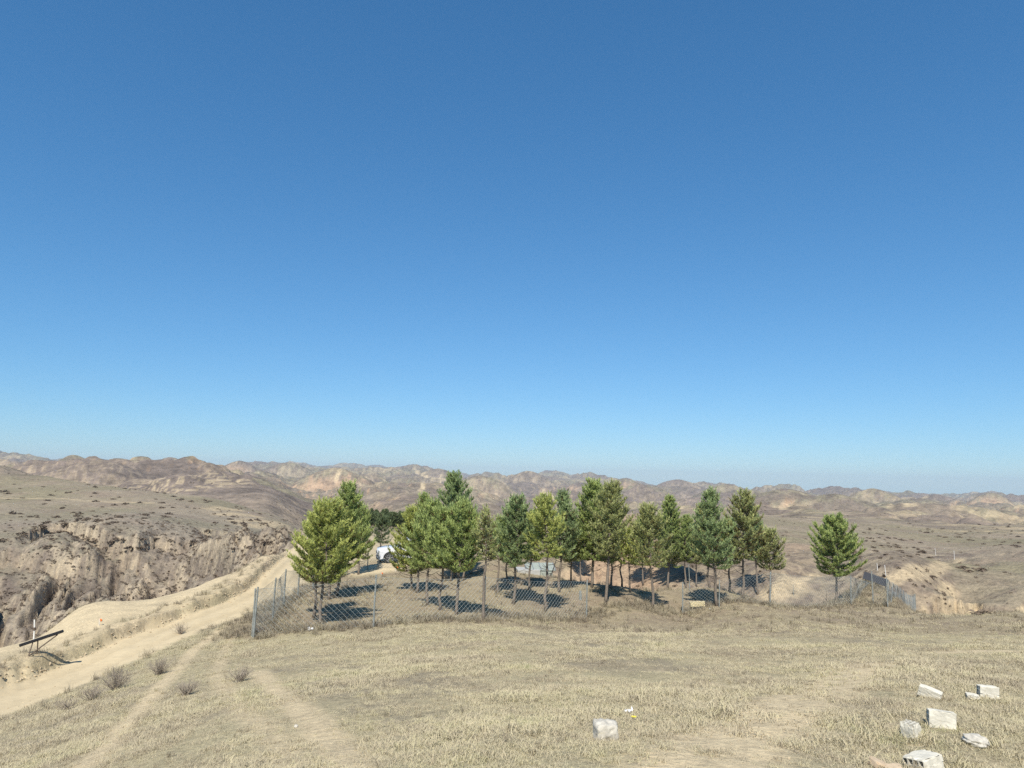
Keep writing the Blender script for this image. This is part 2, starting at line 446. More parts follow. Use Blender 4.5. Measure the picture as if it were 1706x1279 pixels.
def paint():
    x, y, r, az = GX, GY, GR, GA
    col = np.empty(x.shape + (3,)); col[:] = STRAW
    n1 = fbm(x / 3.3, y / 3.3, 101, 4); n2 = fbm(x / 14, y / 14, 102, 3)
    col = lerp3(col, np.broadcast_to(THATCH, col.shape), sstep(-0.15, 0.35, n1 + 0.6 * n2))
    bare = sstep(0.26, 0.5, fbm(x / 1.1, y / 1.1, 104, 4) + 0.3 * n2) * 0.6
    # trails and the bare bank
    trail = np.maximum(line_mask([(140,1279),(215,1200),(270,1140),(320,1085),(372,1045),(400,1035)], 0.20, 0.8), line_mask([(585,1279),(560,1245),(520,1200),(470,1160),(430,1120)], 0.19, 0.8))
    trail = np.maximum(trail, 0.6 * line_mask([(500,1279),(470,1240),(400,1180),(360,1120),(385,1050)], 0.18, 0.8)) * sstep(-0.5, 0.1, n1 + 0.35)
    bare = np.maximum(bare, trail)
    bank = line_mask([(1150,1300),(1215,1235),(1290,1195),(1370,1155),(1430,1120)], 0.46, 0.55)
    bank = np.maximum(bank, line_mask([(1405,1120),(1460,1106)], 0.5, 0.5)); bank = np.maximum(bank, line_mask([(1570,1088),(1630,1085),(1680,1085)], 0.5, 0.5))
    bare = np.maximum(bare, bank * sstep(-0.4, 0.1, fbm(x / 0.5, y / 0.5, 106, 3) + 0.25))
    col = lerp3(col, np.broadcast_to(EARTH, col.shape), bare)
    worn = np.maximum(bank * sstep(-0.45, 0.05, fbm(x / 0.5, y / 0.5, 106, 3) + 0.25), 0.75 * trail)
    col = lerp3(col, np.broadcast_to(SAND, col.shape), worn)
    # dirt road, sandy terrace beyond the berm, sandy lot by the car
    u = x - road_x(y); wob = 0.45 * fbm(x / 2.2, y / 2.2, 107, 3)
    along = sstep(4, 8, y) * (1 - sstep(85, 105, r)) * (az < 0)
    road = sstep(-1.7 + wob, -1.4 + wob, u) * (1 - sstep(1.5 + wob, 2.0 + wob, u)) * along
    terr = (1 - sstep(-4.0 + wob * 1.5, -3.3 + wob * 1.5, u)) * sstep(-12 + wob, -10.5 + wob, u) * along
    terr = terr * (1 - 0.4 * sstep(0.1, 0.4, fbm(x / 2.4, y / 6, 108, 3)) )
    lot = line_mask([(560,930),(600,915),(640,900),(700,890)], 5.0, 0.5) * (1 - sstep(110, 130, r)) * (0.75 + 0.25 * n1)
    lot = np.maximum(lot, line_mask([(625,950),(640,941),(668,941)], 1.8, 0.5))
    sandy = np.clip(np.maximum(np.maximum(road, terr), np.clip(lot, 0, 1)), 0, 1)
    col = lerp3(col, np.broadcast_to(SAND, col.shape) * (1 - 0.17 * (np.exp(-((u - 0.7) / 0.3) ** 2) + np.exp(-((u + 0.7) / 0.3) ** 2)) * (0.6 + n1) + 0.05 * n1)[..., None], sandy)
    berm = along * sstep(-4, -3.4, u) * (1 - sstep(-1.9, -1.4, u))
    col = lerp3(col, np.broadcast_to(EARTH * 1.08, col.shape), berm * (0.7 + 0.3 * sstep(-0.2, 0.3, n1)))
    # enclosure floor: browner, with needle litter
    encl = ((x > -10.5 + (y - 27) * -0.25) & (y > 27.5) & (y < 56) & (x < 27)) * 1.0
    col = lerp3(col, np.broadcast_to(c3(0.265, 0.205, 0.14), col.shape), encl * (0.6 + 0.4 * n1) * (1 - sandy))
    # slopes beyond
    farw = sstep(56, 80, r) * (1 - sandy)
    g = fbm(x / 40, y / 40, 111, 4); g2 = fbm(x / 9, y / 9, 112, 4)
    sl = lerp3(np.broadcast_to(OLIVE, col.shape), np.broadcast_to(c3(0.30, 0.245, 0.175), col.shape), sstep(-0.3, 0.3, g))
    s_ = SLOPE + 0.25 * g2
    sl = lerp3(sl, np.broadcast_to(LOESS, col.shape), sstep(0.38, 0.7, s_) * 0.85)
    sl = lerp3(sl, np.broadcast_to(PALE, col.shape), np.maximum(sstep(0.85, 1.35, s_) * 0.6 * (1 - 0.8 * sstep(0.2, 0.26, az) * (1 - sstep(0.42, 0.46, az))), sstep(0.47, 0.52, az) * sstep(0.6, 1.0, SLOPE) * (r < 110) * 0.9))
    brown = fbm(x / 16, y / 16, 115, 4)
    sl = lerp3(sl, np.broadcast_to(c3(0.26, 0.20, 0.15), col.shape), sstep(0.0, 0.4, brown) * 0.6 * (1 - sstep(0.5, 0.8, s_)))
    speck = sstep(-0.02, 0.2, fbm(x / 2.2, y / 2.2, 113, 3)) * sstep(0.3, 0.5, s_) * (r < 320)
    sl = lerp3(sl, np.broadcast_to(SCRUB, col.shape), speck * 0.75)
    rx = az * 30 + 1.6 * fbm(az * 9, np.log(r) * 6, 41, 3); ry = np.log(r) * 2.2
    gully = (1 - sstep(0.05, 0.45, 2.2 * np.abs(perlin(rx * 0.42, ry, 43)))) + 0.7 * (1 - sstep(0.05, 0.35, 2 * np.abs(perlin(rx * 1.3 + 5, ry * 2.0, 44))))
    gully = np.clip(gully, 0, 1) * sstep(-0.12, -0.2, az) * sstep(80, 100, r) * (1 - sstep(165, 200, r))
    left_ = sstep(-0.12, -0.2, az) * sstep(85, 100, r) * (1 - sstep(230, 290, r))
    sl = lerp3(sl, sl.mean(-1, keepdims=True) * c3(1.14, 1.0, 0.80), left_ * 0.3)
    sl = lerp3(sl, np.broadcast_to(SCRUB * 0.9, col.shape), gully * 0.75 * sstep(-0.35, 0.1, g2))
    orange = sstep(0.05, 0.12, az) * (1 - sstep(0.38, 0.46, az)) * sstep(72, 85, r) * (1 - sstep(135, 170, r))
    sl = lerp3(sl, np.broadcast_to(ORANGE, col.shape), orange * 0.55 * sstep(-0.2, 0.2, g2 + 0.15))
    col = lerp3(col, sl, farw)
    # hills: scrub on most slopes, pale fields on gentle ground, bare ribs on the steep
    fw = sstep(330, 700, r)
    wx = x + 25 * fbm(x / 90, y / 90, 121, 2); wy = y + 25 * fbm(x / 90 + 3, y / 90, 122, 2)
    cv, ce = cells(wx / 105, wy / 150, 123)
    cv2, ce2 = cells(wx / 300 + 9, wy / 300, 126)
    h = lerp3(np.broadcast_to(SCRUB * 1.3, col.shape), np.broadcast_to(OLIVE * 1.1, col.shape), sstep(0.35, 0.75, cv2 + 0.35 * g))
    h = lerp3(h, np.broadcast_to(c3(0.27, 0.205, 0.16), col.shape), sstep(0.0, 0.5, g) * 0.6)
    field = sstep(0.66, 0.68, cv) * sstep(420, 900, r) * (1 - sstep(0.34, 0.55, SLOPE)) * sstep(0.03, 0.07, ce)
    h = lerp3(h, np.broadcast_to(PALE * 0.92, col.shape), field * (0.5 + 0.35 * sstep(0.7, 1.0, cv)))
    h = lerp3(h, np.broadcast_to(LOESS * 0.95, col.shape), sstep(0.45, 0.85, s_ + 0.25 * g) * 0.8)
    wx2 = x + 60 * fbm(x / 300, y / 300, 61, 2); wy2 = y + 60 * fbm(x / 300 + 7, y / 300, 62, 2)
    gul = np.abs(perlin(wx2 / 64 + 0.6 * fbm(x / 60, y / 60, 66, 2), wy2 / 64, 67)); gul2 = np.abs(perlin(wx2 / 26, wy2 / 26, 68))
    h = lerp3(h, np.broadcast_to(SCRUB * 0.85, col.shape), np.clip((1 - sstep(0.03, 0.16, gul)) + 0.6 * (1 - sstep(0.02, 0.12, gul2)), 0, 1) * 0.75)
    h = lerp3(h, np.broadcast_to(SCRUB, col.shape), sstep(0.12, 0.2, fbm(x / 22, y / 22, 131, 4)) * 0.55)
    dk = np.hypot(x + 285, y - 640) / 62
    band = np.sin(GZ * 2 * math.pi / 2.6 + 0.6 * g2)
    tmc = np.maximum((1 - sstep(0.8, 1.1, dk)), 0.35 * sstep(0.05, 0.3, perlin(x / 330 + 4, y / 330, 75)) * (1 - sstep(900, 1500, r)))
    h = lerp3(h, np.broadcast_to(PALE * 0.95, col.shape), tmc * sstep(0.2, 0.6, band) * 0.75); h = lerp3(h, np.broadcast_to(SCRUB, col.shape), tmc * sstep(0.2, 0.6, -band) * 0.5)
    h = lerp3(h, np.broadcast_to(ORANGE, col.shape), sstep(0.55, 0.8, s_) * sstep(0.1, 0.4, perlin(x / 260, y / 260, 128)) * 0.7)
    for tr, wd in (([(905,812),(912,822),(925,835),(940,845)], 5), ([(690,778),(705,792),(725,800),(770,795),(830,800)], 9), ([(735,792),(705,806),(700,818)], 4),
                   ([(560,800),(610,793),(640,800)], 4), ([(1380,860),(1450,868),(1560,872)], 2.2), ([(1230,838),(1330,852),(1450,850),(1600,858)], 3), ([(640,862),(680,845),(740,836)], 4)):
        h = lerp3(h, np.broadcast_to(PALE, col.shape), line_mask(tr, wd, 0.3) * 0.9 * (r > 200))
    col = lerp3(col, h, fw)
    for tr, wd in (([(345,848),(370,846),(395,850)], 3), ([(365,858),(395,856),(425,860)], 3), ([(390,868),(420,866),(445,868)], 3), ([(405,876),(440,876),(470,872)], 3),
                   ([(1290,860),(1400,866),(1500,873)], 1.6), ([(1520,868),(1590,874),(1640,874)], 1.6), ([(1560,885),(1640,884),(1706,888)], 1.2)):
        col = lerp3(col, np.broadcast_to(PALE * 0.95, col.shape), line_mask(tr, wd, 0.4) * 0.75 * (r > 150))
    grey = line_mask([(1495,930),(1550,926),(1610,922)], 7, 0.6) * (r > 70) * sstep(-0.2, 0.25, g2)
    col = lerp3(col, np.broadcast_to(SCRUB, col.shape), grey * 0.7)
    midr = sstep(0.19, 0.24, az) * (1 - sstep(0.47, 0.52, az)) * sstep(54, 62, r) * (1 - sstep(125, 160, r))
    col = lerp3(col, np.broadcast_to(c3(0.29, 0.235, 0.165), col.shape), midr * 0.75); col = lerp3(col, np.broadcast_to(SCRUB, col.shape), midr * 0.75 * sstep(0.02, 0.2, fbm(x / 1.6, y / 1.6, 141, 4)))
    strip = sstep(0.2, 0.3, az) * sstep(260, 360, r) * (1 - sstep(1100, 1500, r)); stv = perlin(az * 11 + 0.3 * g, np.log(r) * 27, 143)
    col = lerp3(col, np.broadcast_to(SCRUB * 1.15, col.shape), strip * 0.7 * sstep(-0.05, 0.15, stv)); col = lerp3(col, np.broadcast_to(PALE * 0.9, col.shape), strip * 0.55 * sstep(0.3, 0.42, -stv))
    lobe = line_mask([(1285,990),(1310,978),(1322,972)], 1.6, 0.5) * (r > 58)
    col = lerp3(col, np.broadcast_to(PALE, col.shape), lobe * 0.8)
    track = line_mask([(1480,968),(1520,956),(1570,941),(1600,931)], 0.9, 0.6) * (r > 50)
    track = np.maximum(track, line_mask([(1290,985),(1330,968),(1360,958)], 0.6, 0.6) * (r > 55))
    track = np.maximum(track, line_mask([(0,830),(120,832),(250,838)], 1.2, 0.6) * (r > 140))
    col = lerp3(col, np.broadcast_to(PALE, col.shape), track * 0.75)
    return np.clip(col, 0.01, 0.9), road, terr, sandy, bare

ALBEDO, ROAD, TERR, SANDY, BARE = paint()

def sheet(name, amask, mat, label):
    """the faces of the survey grid chosen by amask, as one sheet"""
    idx = np.arange(NA * NR).reshape(NA, NR)
    q = np.stack([idx[:-1, :-1], idx[:-1, 1:], idx[1:, 1:], idx[1:, :-1]], -1)[amask]
    q = q.reshape(-1, 4)
    used, inv = np.unique(q, return_inverse=True)
    co = np.stack([GX.ravel(), GY.ravel(), GZ.ravel()], 1)[used]
    me = np_mesh(name, co, inv.reshape(-1, 4)[:, ::-1] if False else inv.reshape(-1, 4), True)
    ca = me.attributes.new('albedo', 'FLOAT_COLOR', 'POINT')
    a4 = np.ones((len(used), 4), np.float32); a4[:, :3] = ALBEDO.reshape(-1, 3)[used]
    ca.data.foreach_set('color', a4.ravel())
    me.materials.append(mat)
    o = link(name, me); o['kind'] = 'structure'; o['label'] = label
    return o

M_ground = terrain_mat('dry turf', (9.0, 42.0, 1.3), (0.30, 0.30, 0.16), 0.05, 0.8)
M_road = terrain_mat('packed loess', (5.0, 30.0, 0.8), (0.10, 0.10, 0.08), 0.03, 0.5)
M_slope = terrain_mat('eroded slope', (0.55, 2.2, 0.09), (0.34, 0.30, 0.12), 0.7, 0.9)
M_hills = terrain_mat('far hills', (0.06, 0.2, 0.012), (0.42, 0.36, 0.2), 5.0, 0.9)
rc_ = 0.5 * (GR[:-1, :-1] + GR[1:, 1:])
roadf = (ROAD[:-1, :-1] + ROAD[1:, 1:]) > 1.0
sheet('dirt_road', roadf & (rc_ < 100), M_road, 'pale packed dirt road along the flank of the mound')
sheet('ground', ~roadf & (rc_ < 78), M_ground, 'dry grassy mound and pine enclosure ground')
sheet('hillside', ~roadf & (rc_ >= 78) & (rc_ < 420) | roadf & (rc_ >= 100), M_slope, 'eroded hillsides and gullies across the valley')
sheet('hills', ~roadf & (rc_ >= 420), M_hills, 'far rolling loess hills with fields')

# ------------------------------------------------------------------ haze
bm = bmesh.new(); box(bm, (-11500, -11500, float(GZ.min()) - 1.0), (11500, 11500, max(float(GZ.max()) + 2.0, 12.0)))
hz = link('haze', bm_mesh('haze', bm)); hz['kind'] = 'stuff'; hz['label'] = 'thin pale dusty air over the hills'
m = bpy.data.materials.new('haze'); m.use_nodes = True; nt = m.node_tree
nt.nodes.remove(nt.nodes['Principled BSDF'])
pv = nt.nodes.new('ShaderNodeVolumePrincipled')
pv.inputs['Color'].default_value = (0.80, 0.92, 1.0, 1); pv.inputs['Density'].default_value = HAZE_DENSITY; pv.inputs['Anisotropy'].default_value = 0.0
nt.links.new(pv.outputs[0], nt.nodes['Material Output'].inputs['Volume'])
hz.data.materials.append(m)
#@@OBJECTS@@
# ------------------------------------------------------------------ more materials
M_bark = plain('pine bark', (0.20, 0.165, 0.13), 0.9, 0, 22, 0.5, 0.6)
M_post = plain('weathered grey post', (0.25, 0.265, 0.245), 0.7, 0.0, 9, 0.3)
M_wire = plain('galvanised wire', (0.28, 0.30, 0.285), 0.6, 0.1, 5, 0.2)
M_twig = plain('dry twigs', (0.31, 0.26, 0.205), 0.9, 0, 3, 0.3)
M_white = plain('white car paint', (0.72, 0.73, 0.75), 0.28, 0, 2, 0.03, 0, 0.5)
M_glass = plain('dark car glass', (0.02, 0.025, 0.03), 0.08, 0, 2, 0.1, 0, 0.6)
M_trim = plain('black plastic trim', (0.025, 0.025, 0.027), 0.55, 0, 20, 0.2)
M_tyre = plain('tyre rubber', (0.03, 0.03, 0.03), 0.85, 0, 30, 0.3)
M_rim = plain('alloy rim', (0.42, 0.43, 0.45), 0.35, 0.7, 8, 0.1)
M_lamp = plain('headlamp lens', (0.45, 0.48, 0.52), 0.1, 0, 6, 0.2, 0, 0.6)
M_block = plain('pale fired block', (0.60, 0.56, 0.46), 0.92, 0, 9, 0.22, 0.7)
M_block2 = plain('buff fired brick', (0.52, 0.40, 0.27), 0.92, 0, 16, 0.18, 0.5)
M_stone = plain('chalky stone', (0.52, 0.48, 0.40), 0.92, 0, 13, 0.3, 1.0)
M_black = plain('black painted metal', (0.018, 0.018, 0.02), 0.45, 0, 12, 0.3)
M_rust = plain('rusty thin rod', (0.13, 0.10, 0.075), 0.8, 0.1, 14, 0.4)
M_whitepaint = plain('chalk white paint', (0.72, 0.71, 0.67), 0.7, 0, 18, 0.15)
M_orange = plain('orange cloth', (0.78, 0.20, 0.05), 0.8, 0, 10, 0.15)
M_plastic = plain('white plastic film', (0.80, 0.80, 0.80), 0.4, 0, 10, 0.06)
M_yellow = plain('yellow petals', (0.75, 0.62, 0.04), 0.7, 0, 30, 0.1)
M_wood = plain('pale yellow board', (0.66, 0.56, 0.33), 0.8, 0, 9, 0.16, 0.3)
M_woodside = plain('darker board end', (0.30, 0.25, 0.15), 0.85, 0, 12, 0.3)  # the board colour evenly darkened, for the box ends and battens
M_conc = plain('light concrete', (0.40, 0.40, 0.38), 0.9, 0, 7, 0.14, 0.3)
M_sheet = plain('grey-green painted sheet metal', (0.30, 0.33, 0.29), 0.8, 0.0, 5, 0.15)
M_panel = plain('dark photovoltaic cells', (0.014, 0.016, 0.022), 0.22, 0, 6, 0.2, 0, 0.5)
M_alu = plain('dull aluminium', (0.38, 0.39, 0.40), 0.45, 0.6, 9, 0.12)

def needle_mat(name, young, old):
    m, nt, p = new_mat(name)
    at = nt.nodes.new('ShaderNodeAttribute'); at.attribute_name = 'tone'
    r = ramp(nt, at.outputs['Fac'], [(0.0, (0.20, 0.13, 0.06)), (0.10, old), (0.55, tuple(0.5 * (a + b) for a, b in zip(young, old))), (1.0, young)])
    nt.links.new(r.outputs[0], p.inputs['Base Color'])
    p.inputs['Roughness'].default_value = 0.55; p.inputs['Specular IOR Level'].default_value = 0.25
    tr = nt.nodes.new('ShaderNodeBsdfTranslucent'); nt.links.new(r.outputs[0], tr.inputs['Color'])
    ms = nt.nodes.new('ShaderNodeMixShader'); ms.inputs[0].default_value = 0.3
    nt.links.new(p.outputs[0], ms.inputs[1]); nt.links.new(tr.outputs[0], ms.inputs[2])
    nt.links.new(ms.outputs[0], nt.nodes['Material Output'].inputs['Surface'])
    return m
NEEDLES = {
 'y': needle_mat('yellow-green needles', (0.62, 0.64, 0.20), (0.31, 0.36, 0.11)),
 'g': needle_mat('mid green needles', (0.54, 0.61, 0.21), (0.23, 0.30, 0.105)),
 'b': needle_mat('blue-green needles', (0.46, 0.55, 0.24), (0.20, 0.27, 0.125)),
 'd': needle_mat('dark needles', (0.24, 0.29, 0.13), (0.10, 0.14, 0.07)),
 'o': needle_mat('dull olive needles', (0.56, 0.57, 0.23), (0.27, 0.30, 0.13)),
}

# ------------------------------------------------------------------ pines
def unit(v): return v / (np.linalg.norm(v, axis=-1, keepdims=True) + 1e-9)

def needle_mesh(P, D, L, tone, per, rng, nlen=0.11, width=0.011):
    """bottle-brush shoots: P start, D direction, L length of each shoot"""
    n_ = len(P)
    P = np.repeat(P, per, 0); D = np.repeat(D, per, 0); L = np.repeat(L, per); T = np.repeat(tone, per)
    N = len(P)
    s = rng.uniform(0.12, 1.0, N)
    base = P + D * (L * s)[:, None]
    rv = unit(rng.normal(size=(N, 3))); perp = unit(rv - D * (rv * D).sum(1, keepdims=True))
    al = np.radians(rng.uniform(22, 62, N)) * (1.1 - 0.45 * s)
    nd = D * np.cos(al)[:, None] + perp * np.sin(al)[:, None]
    side = unit(np.cross(nd, rng.normal(size=(N, 3)))) * (width * rng.uniform(0.7, 1.3, N))[:, None]
    tip = base + nd * (nlen * rng.uniform(0.75, 1.2, N))[:, None]
    V = np.stack([base - side, base + side, tip], 1).reshape(-1, 3)
    Fc = np.arange(3 * N).reshape(-1, 3)
    me = np_mesh('crown', V, Fc)
    a = me.attributes.new('tone', 'FLOAT', 'POINT')
    tn = np.clip(np.repeat(T + rng.normal(0, 0.07, N), 3), 0.0, 1)
    a.data.foreach_set('value', tn.astype(np.float32))
    return me

def pine_meshes(H, cb, hw, seed, dens=1.0, per=22, brown=0.05, fork=False, width=0.011, nlen=0.11, lean=(0, 0)):
    rng = np.random.default_rng(seed); rnd = random.Random(seed)
    r0 = 0.026 + 0.0095 * H
    wk = rnd.uniform(0.03, 0.13); wob = [(rnd.uniform(-wk, wk), rnd.uniform(-wk, wk)) for _ in range(9)]; gap_a = [rnd.uniform(0, 6.28) for _ in range(3)]; peak = rnd.uniform(0.14, 0.34); pw_ = rnd.uniform(0.66, 1.0)
    def axis(z):
        k = z / H * 8; i = min(int(k), 7); f = k - i
        return np.array([(wob[i][0] * (1 - f) + wob[i + 1][0] * f) * min(1, z * 2) + lean[0] * (z / H), (wob[i][1] * (1 - f) + wob[i + 1][1] * f) * min(1, z * 2) + lean[1] * (z / H), z])
    zs = np.linspace(-0.08, H * 0.985, 15)
    bm = bmesh.new()
    tube(bm, [axis(max(z, 0)) + np.array([0, 0, min(z, 0)]) for z in zs], [max(0.008, r0 * (1.25 if z < 0.1 else 1) * (1 - 0.93 * max(z, 0) / H)) for z in zs], 8)
    bmb = bmesh.new()
    P, D, L, T = [], [], [], []
    z = cb; wh = []
    while z < H * 0.94:
        wh.append(z); z += rnd.uniform(0.16, 0.25) * (1.05 - 0.3 * (z - cb) / (H - cb))
    for z in wh:
        s = (z - cb) / (H - cb)
        prof = (0.66 + 0.34 * s / peak) if s < peak else max(0.03, (1 - (s - peak) / (1 - peak))) ** pw_
        nb = rnd.choice([5, 6, 6, 7]); a0 = rnd.uniform(0, 6.28)
        for b in range(nb):
            if rnd.random() > dens + 0.12: continue
            a = a0 + b * 6.283 / nb + rnd.uniform(-0.35, 0.35)
            ln = hw * prof * rnd.uniform(0.58, 1.14) + 0.10
            if dens < 0.99 and any(abs(math.remainder(a - g - 2.1 * s, 6.283)) < 0.36 for g in gap_a[:2]) and 0.05 < s < 0.8: ln *= rnd.uniform(0.45, 0.8)
            el = R(2 + 38 * s + rnd.uniform(-16, 14))
            o = axis(z); hd = np.array([math.cos(a), math.sin(a), 0.0])
            k = 5; bp = []
            for q in range(k + 1):
                f = q / k; e2 = el + R(16) * f * f - R(6) * (1 - s) * math.sin(f * 3.14)
                bp.append(o + hd * ln * f * math.cos(el) + np.array([0, 0, ln * f * math.sin(e2)]))
            tube(bmb, bp, [max(0.004, r0 * 0.30 * (1 - s * 0.6) * (1 - 0.8 * q / k)) for q in range(k + 1)], 4, False)
            m = max(2, int(ln / 0.075))
            for q in range(m + 1):
                f = 0.26 + 0.74 * q / m if ln > 0.3 else 0.1 + 0.9 * q / m
                i = min(int(f * k), k - 1); ff = f * k - i
                c = bp[i] * (1 - ff) + bp[i + 1] * ff
                td = unit(bp[i + 1] - bp[i])
                lat = np.cross(td, [0, 0, 1])
                dead = 1.0 if (f < 0.42 and rnd.random() < brown * 3) or rnd.random() < brown else 0.0
                for sd in ((-1, 1) if q < m else (0,)):
                    if rnd.random() > 0.9 * dens + 0.05: continue
                    d = td * rnd.uniform(0.3, 0.9) + lat * sd * rnd.uniform(0.5, 1.3) + np.array([0, 0, rnd.uniform(0.1, 1.0)])
                    P.append(c); D.append(d); L.append(rnd.uniform(0.13, 0.26) * (1.15 if q == m else 1))
                    T.append(0.0 if dead else np.clip(0.32 + 0.30 * f + 0.30 * rnd.gauss(0, 1), 0.10, 1))
    for b_ in [i for i in range(len(P)) if P[i][2] > cb + 0.4 * (H - cb)]:
        if rnd.random() < 0.22:
            P.append(P[b_]); D.append(np.array([rnd.uniform(-.2, .2), rnd.uniform(-.2, .2), 1.0])); L.append(rnd.uniform(0.22, 0.36)); T.append(min(1, T[b_] + 0.15))
    for q in range(7):        # leader and candle shoots
        o = axis(H * (0.90 + 0.012 * q)); a = rnd.uniform(0, 6.28); t_ = 0.55 if q < 6 else 0.05
        P.append(o); D.append(np.array([math.cos(a) * t_, math.sin(a) * t_, 1.0])); L.append(rnd.uniform(0.18, 0.28)); T.append(rnd.uniform(0.4, 0.9))
    for q in range(12):       # dry lower branches
        zz = cb * rnd.uniform(0.55, 1.05); a = rnd.uniform(0, 6.28); ln = hw * rnd.uniform(0.25, 0.75); o = axis(zz)
        hd = np.array([math.cos(a), math.sin(a), 0.0])
        tube(bmb, [o, o + hd * ln * 0.5 + np.array([0, 0, 0.10 * ln]), o + hd * ln + np.array([0, 0, 0.35 * ln])], [0.016, 0.011, 0.005], 4, False)
    if fork:
        o = axis(cb * 0.55)
        tube(bmb, [o, o + np.array([0.22, 0, 0.35]), o + np.array([0.42, 0.05, 0.95])], [0.035, 0.028, 0.012], 6, False)
    crown = needle_mesh(np.array(P), unit(np.array(D)), np.array(L), np.array(T), per, rng, nlen, width)
    return bm_mesh('trunk', bm, True), bm_mesh('branches', bmb, True), crown

def place_pine(loc, meshes, kind, label, group, rz=0.0, scale=1.0):
    t = empty('pine_tree', loc, rz); t.scale = (scale,) * 3
    tag(t, label, 'tree', group)
    for nm, me, mt in zip(('trunk', 'branches', 'crown'), meshes, (M_bark, M_bark, NEEDLES[kind])):
        if not me.materials: me.materials.append(mt)
        b_ = link(nm, me, t)
        if nm == 'branches': b_['kind'] = 'stuff'
    return t

# base px, base py, top py, crown bottom py, crown half-width px, hue, density, lean px at top, label
PINES = [
 (532,1041,848,972,55,'y',1.0,10,'broad yellow-green pine standing right behind the white plastic scrap at the fence'),
 (523,1028,852,966,42,'y',0.95,2,'slim-trunked pine hidden behind the broad yellow-green pine, beside the fence corner'),
 (561,992,812,945,46,'g',1.0,13,'tall green pine rising behind the broad yellow-green one near the fence corner'),
 (548,999,842,950,36,'y',0.9,3,'yellow-tinged pine tucked between the broad pine and the tall green one'),
 (597,957,846,930,27,'g',0.9,-2,'dark-skirted pine close to the dirt lot, between fence corner and car'),
 (633,936,866,905,18,'d',0.75,1,'small sparse dark pine standing alone in front of the parked car'),
 (686,983,852,952,40,'y',1.0,-4,'bright yellow-green pine overlapping the front door of the white car'),
 (695,988,830,948,28,'g',0.95,5,'dark-topped slender pine in the clump beside the white car'),
 (712,1008,842,948,36,'g',0.95,2,'olive green pine in the clump beside the bright yellow-green one'),
 (733,1016,856,950,38,'g',0.95,4,'round-crowned pine with a leaning trunk below the tallest pine'),
 (757,963,793,934,40,'b',1.0,-5,'tallest pine of the enclosure, blue-green with a pointed spire'),
 (751,968,880,940,26,'b',0.8,2,'low blue-green pine at the foot of the tallest pine'),
 (760,1024,842,955,44,'g',1.0,8,'full green pine with a pale straight trunk in front of the tallest pine'),
 (771,967,858,938,26,'b',0.85,14,'half hidden pine behind the full green one with pale trunk'),
 (805,1034,853,938,19,'o',0.6,1,'thin sparse pine with a long bare trunk touching the fence'),
 (829,988,868,934,25,'g',0.9,2,'small green pine between the thin sparse pine and the dark conical one'),
 (855,1005,833,943,33,'b',1.0,6,'dark conical pine beside the grey-green lidded cistern'),
 (881,982,856,936,24,'g',0.85,4,'pine standing directly before the grey-green lidded cistern'),
 (909,1020,834,930,38,'y',0.9,-2,'yellowish fork-trunked pine in front of the cistern'),
 (932,986,826,932,28,'b',0.9,5,'blue-green pine with a slanting trunk beside the fork-trunked one'),
 (968,969,868,934,24,'g',0.85,-6,'small pine behind the short stub post'),
 (986,978,807,934,40,'g',1.0,2,'tall pine of a pair of peaks, the one with the dark leaning trunk'),
 (1009,1007,809,930,38,'o',0.95,10,'tall pine of a pair of peaks, the one with the pale trunk nearer the fence'),
 (1036,977,878,930,16,'y',0.6,-3,'thin young pine next to the pair of tall peaks'),
 (1072,975,866,938,24,'g',0.85,-5,'pine partly hidden behind the slim-trunked olive pine'),
 (1087,1013,850,944,36,'o',0.9,-6,'olive pine with a slim straight trunk near the gap in the fence'),
 (1113,982,829,944,34,'g',1.0,4,'dense dark green conical pine behind the gap in the fence'),
 (1142,980,862,938,27,'g',0.9,1,'light green pine with a slim trunk beside the dense conical one'),
 (1182,980,848,940,28,'o',0.85,-10,'pine with a double trunk behind the yellow board box'),
 (1195,1009,822,950,42,'b',0.95,-9,'large multi-topped pine behind the yellow board box'),
 (1238,996,827,932,38,'o',0.72,2,'open thin-crowned brownish pine past the yellow board box'),
 (1262,990,858,938,27,'b',0.85,-2,'blue-green pine leaning into the thin-crowned brownish one'),
 (1018,980,864,938,27,'g',0.85,3,'mid green pine squeezed behind the pair of tall peaks'),
 (951,977,874,936,25,'o',0.85,2,'olive pine between the slanting-trunk pine and the tall peaks'),
 (1050,986,886,942,23,'y',0.8,-2,'short yellow-green pine filling the space beside the thin young pine'),
 (1160,977,874,940,26,'o',0.85,2,'olive pine between the light green pine and the double-trunked one'),
 (1215,986,868,940,28,'g',0.85,0,'green pine between the multi-topped pine and the brownish one'),
 (845,976,876,936,25,'b',0.85,-2,'blue-green pine half hidden behind the dark conical one'),
 (1283,1008,890,950,30,'o',0.75,3,'short pine touching the fence, last of the row before the lone pine'),
 (1394,1000,866,959,47,'g',1.0,-1,'lone dark green pine standing apart near the fence corner and the dark panel'),
]
def pxm(p): return p.y / F_PX * 1.01
for i, (bx, by, ty, cy, hw, hue, dens, lean, label) in enumerate(PINES):
    p = hit(bx, by); s = pxm(p)
    far_f = 1.0 if p.y < 40 else 1.12
    ms = pine_meshes((by - ty) * s, (by - cy) * s, hw * s * 1.0, 500 + i, dens, 15 if hw > 30 else 12, 0.16 if hue == 'o' and dens < 0.8 else 0.04,
                     label.startswith('yellowish fork'), 0.0145 * far_f, 0.12 * far_f, (lean * s, 0.0))
    place_pine(p, ms, hue, label, 'pines planted in the fenced enclosure', 0.0)

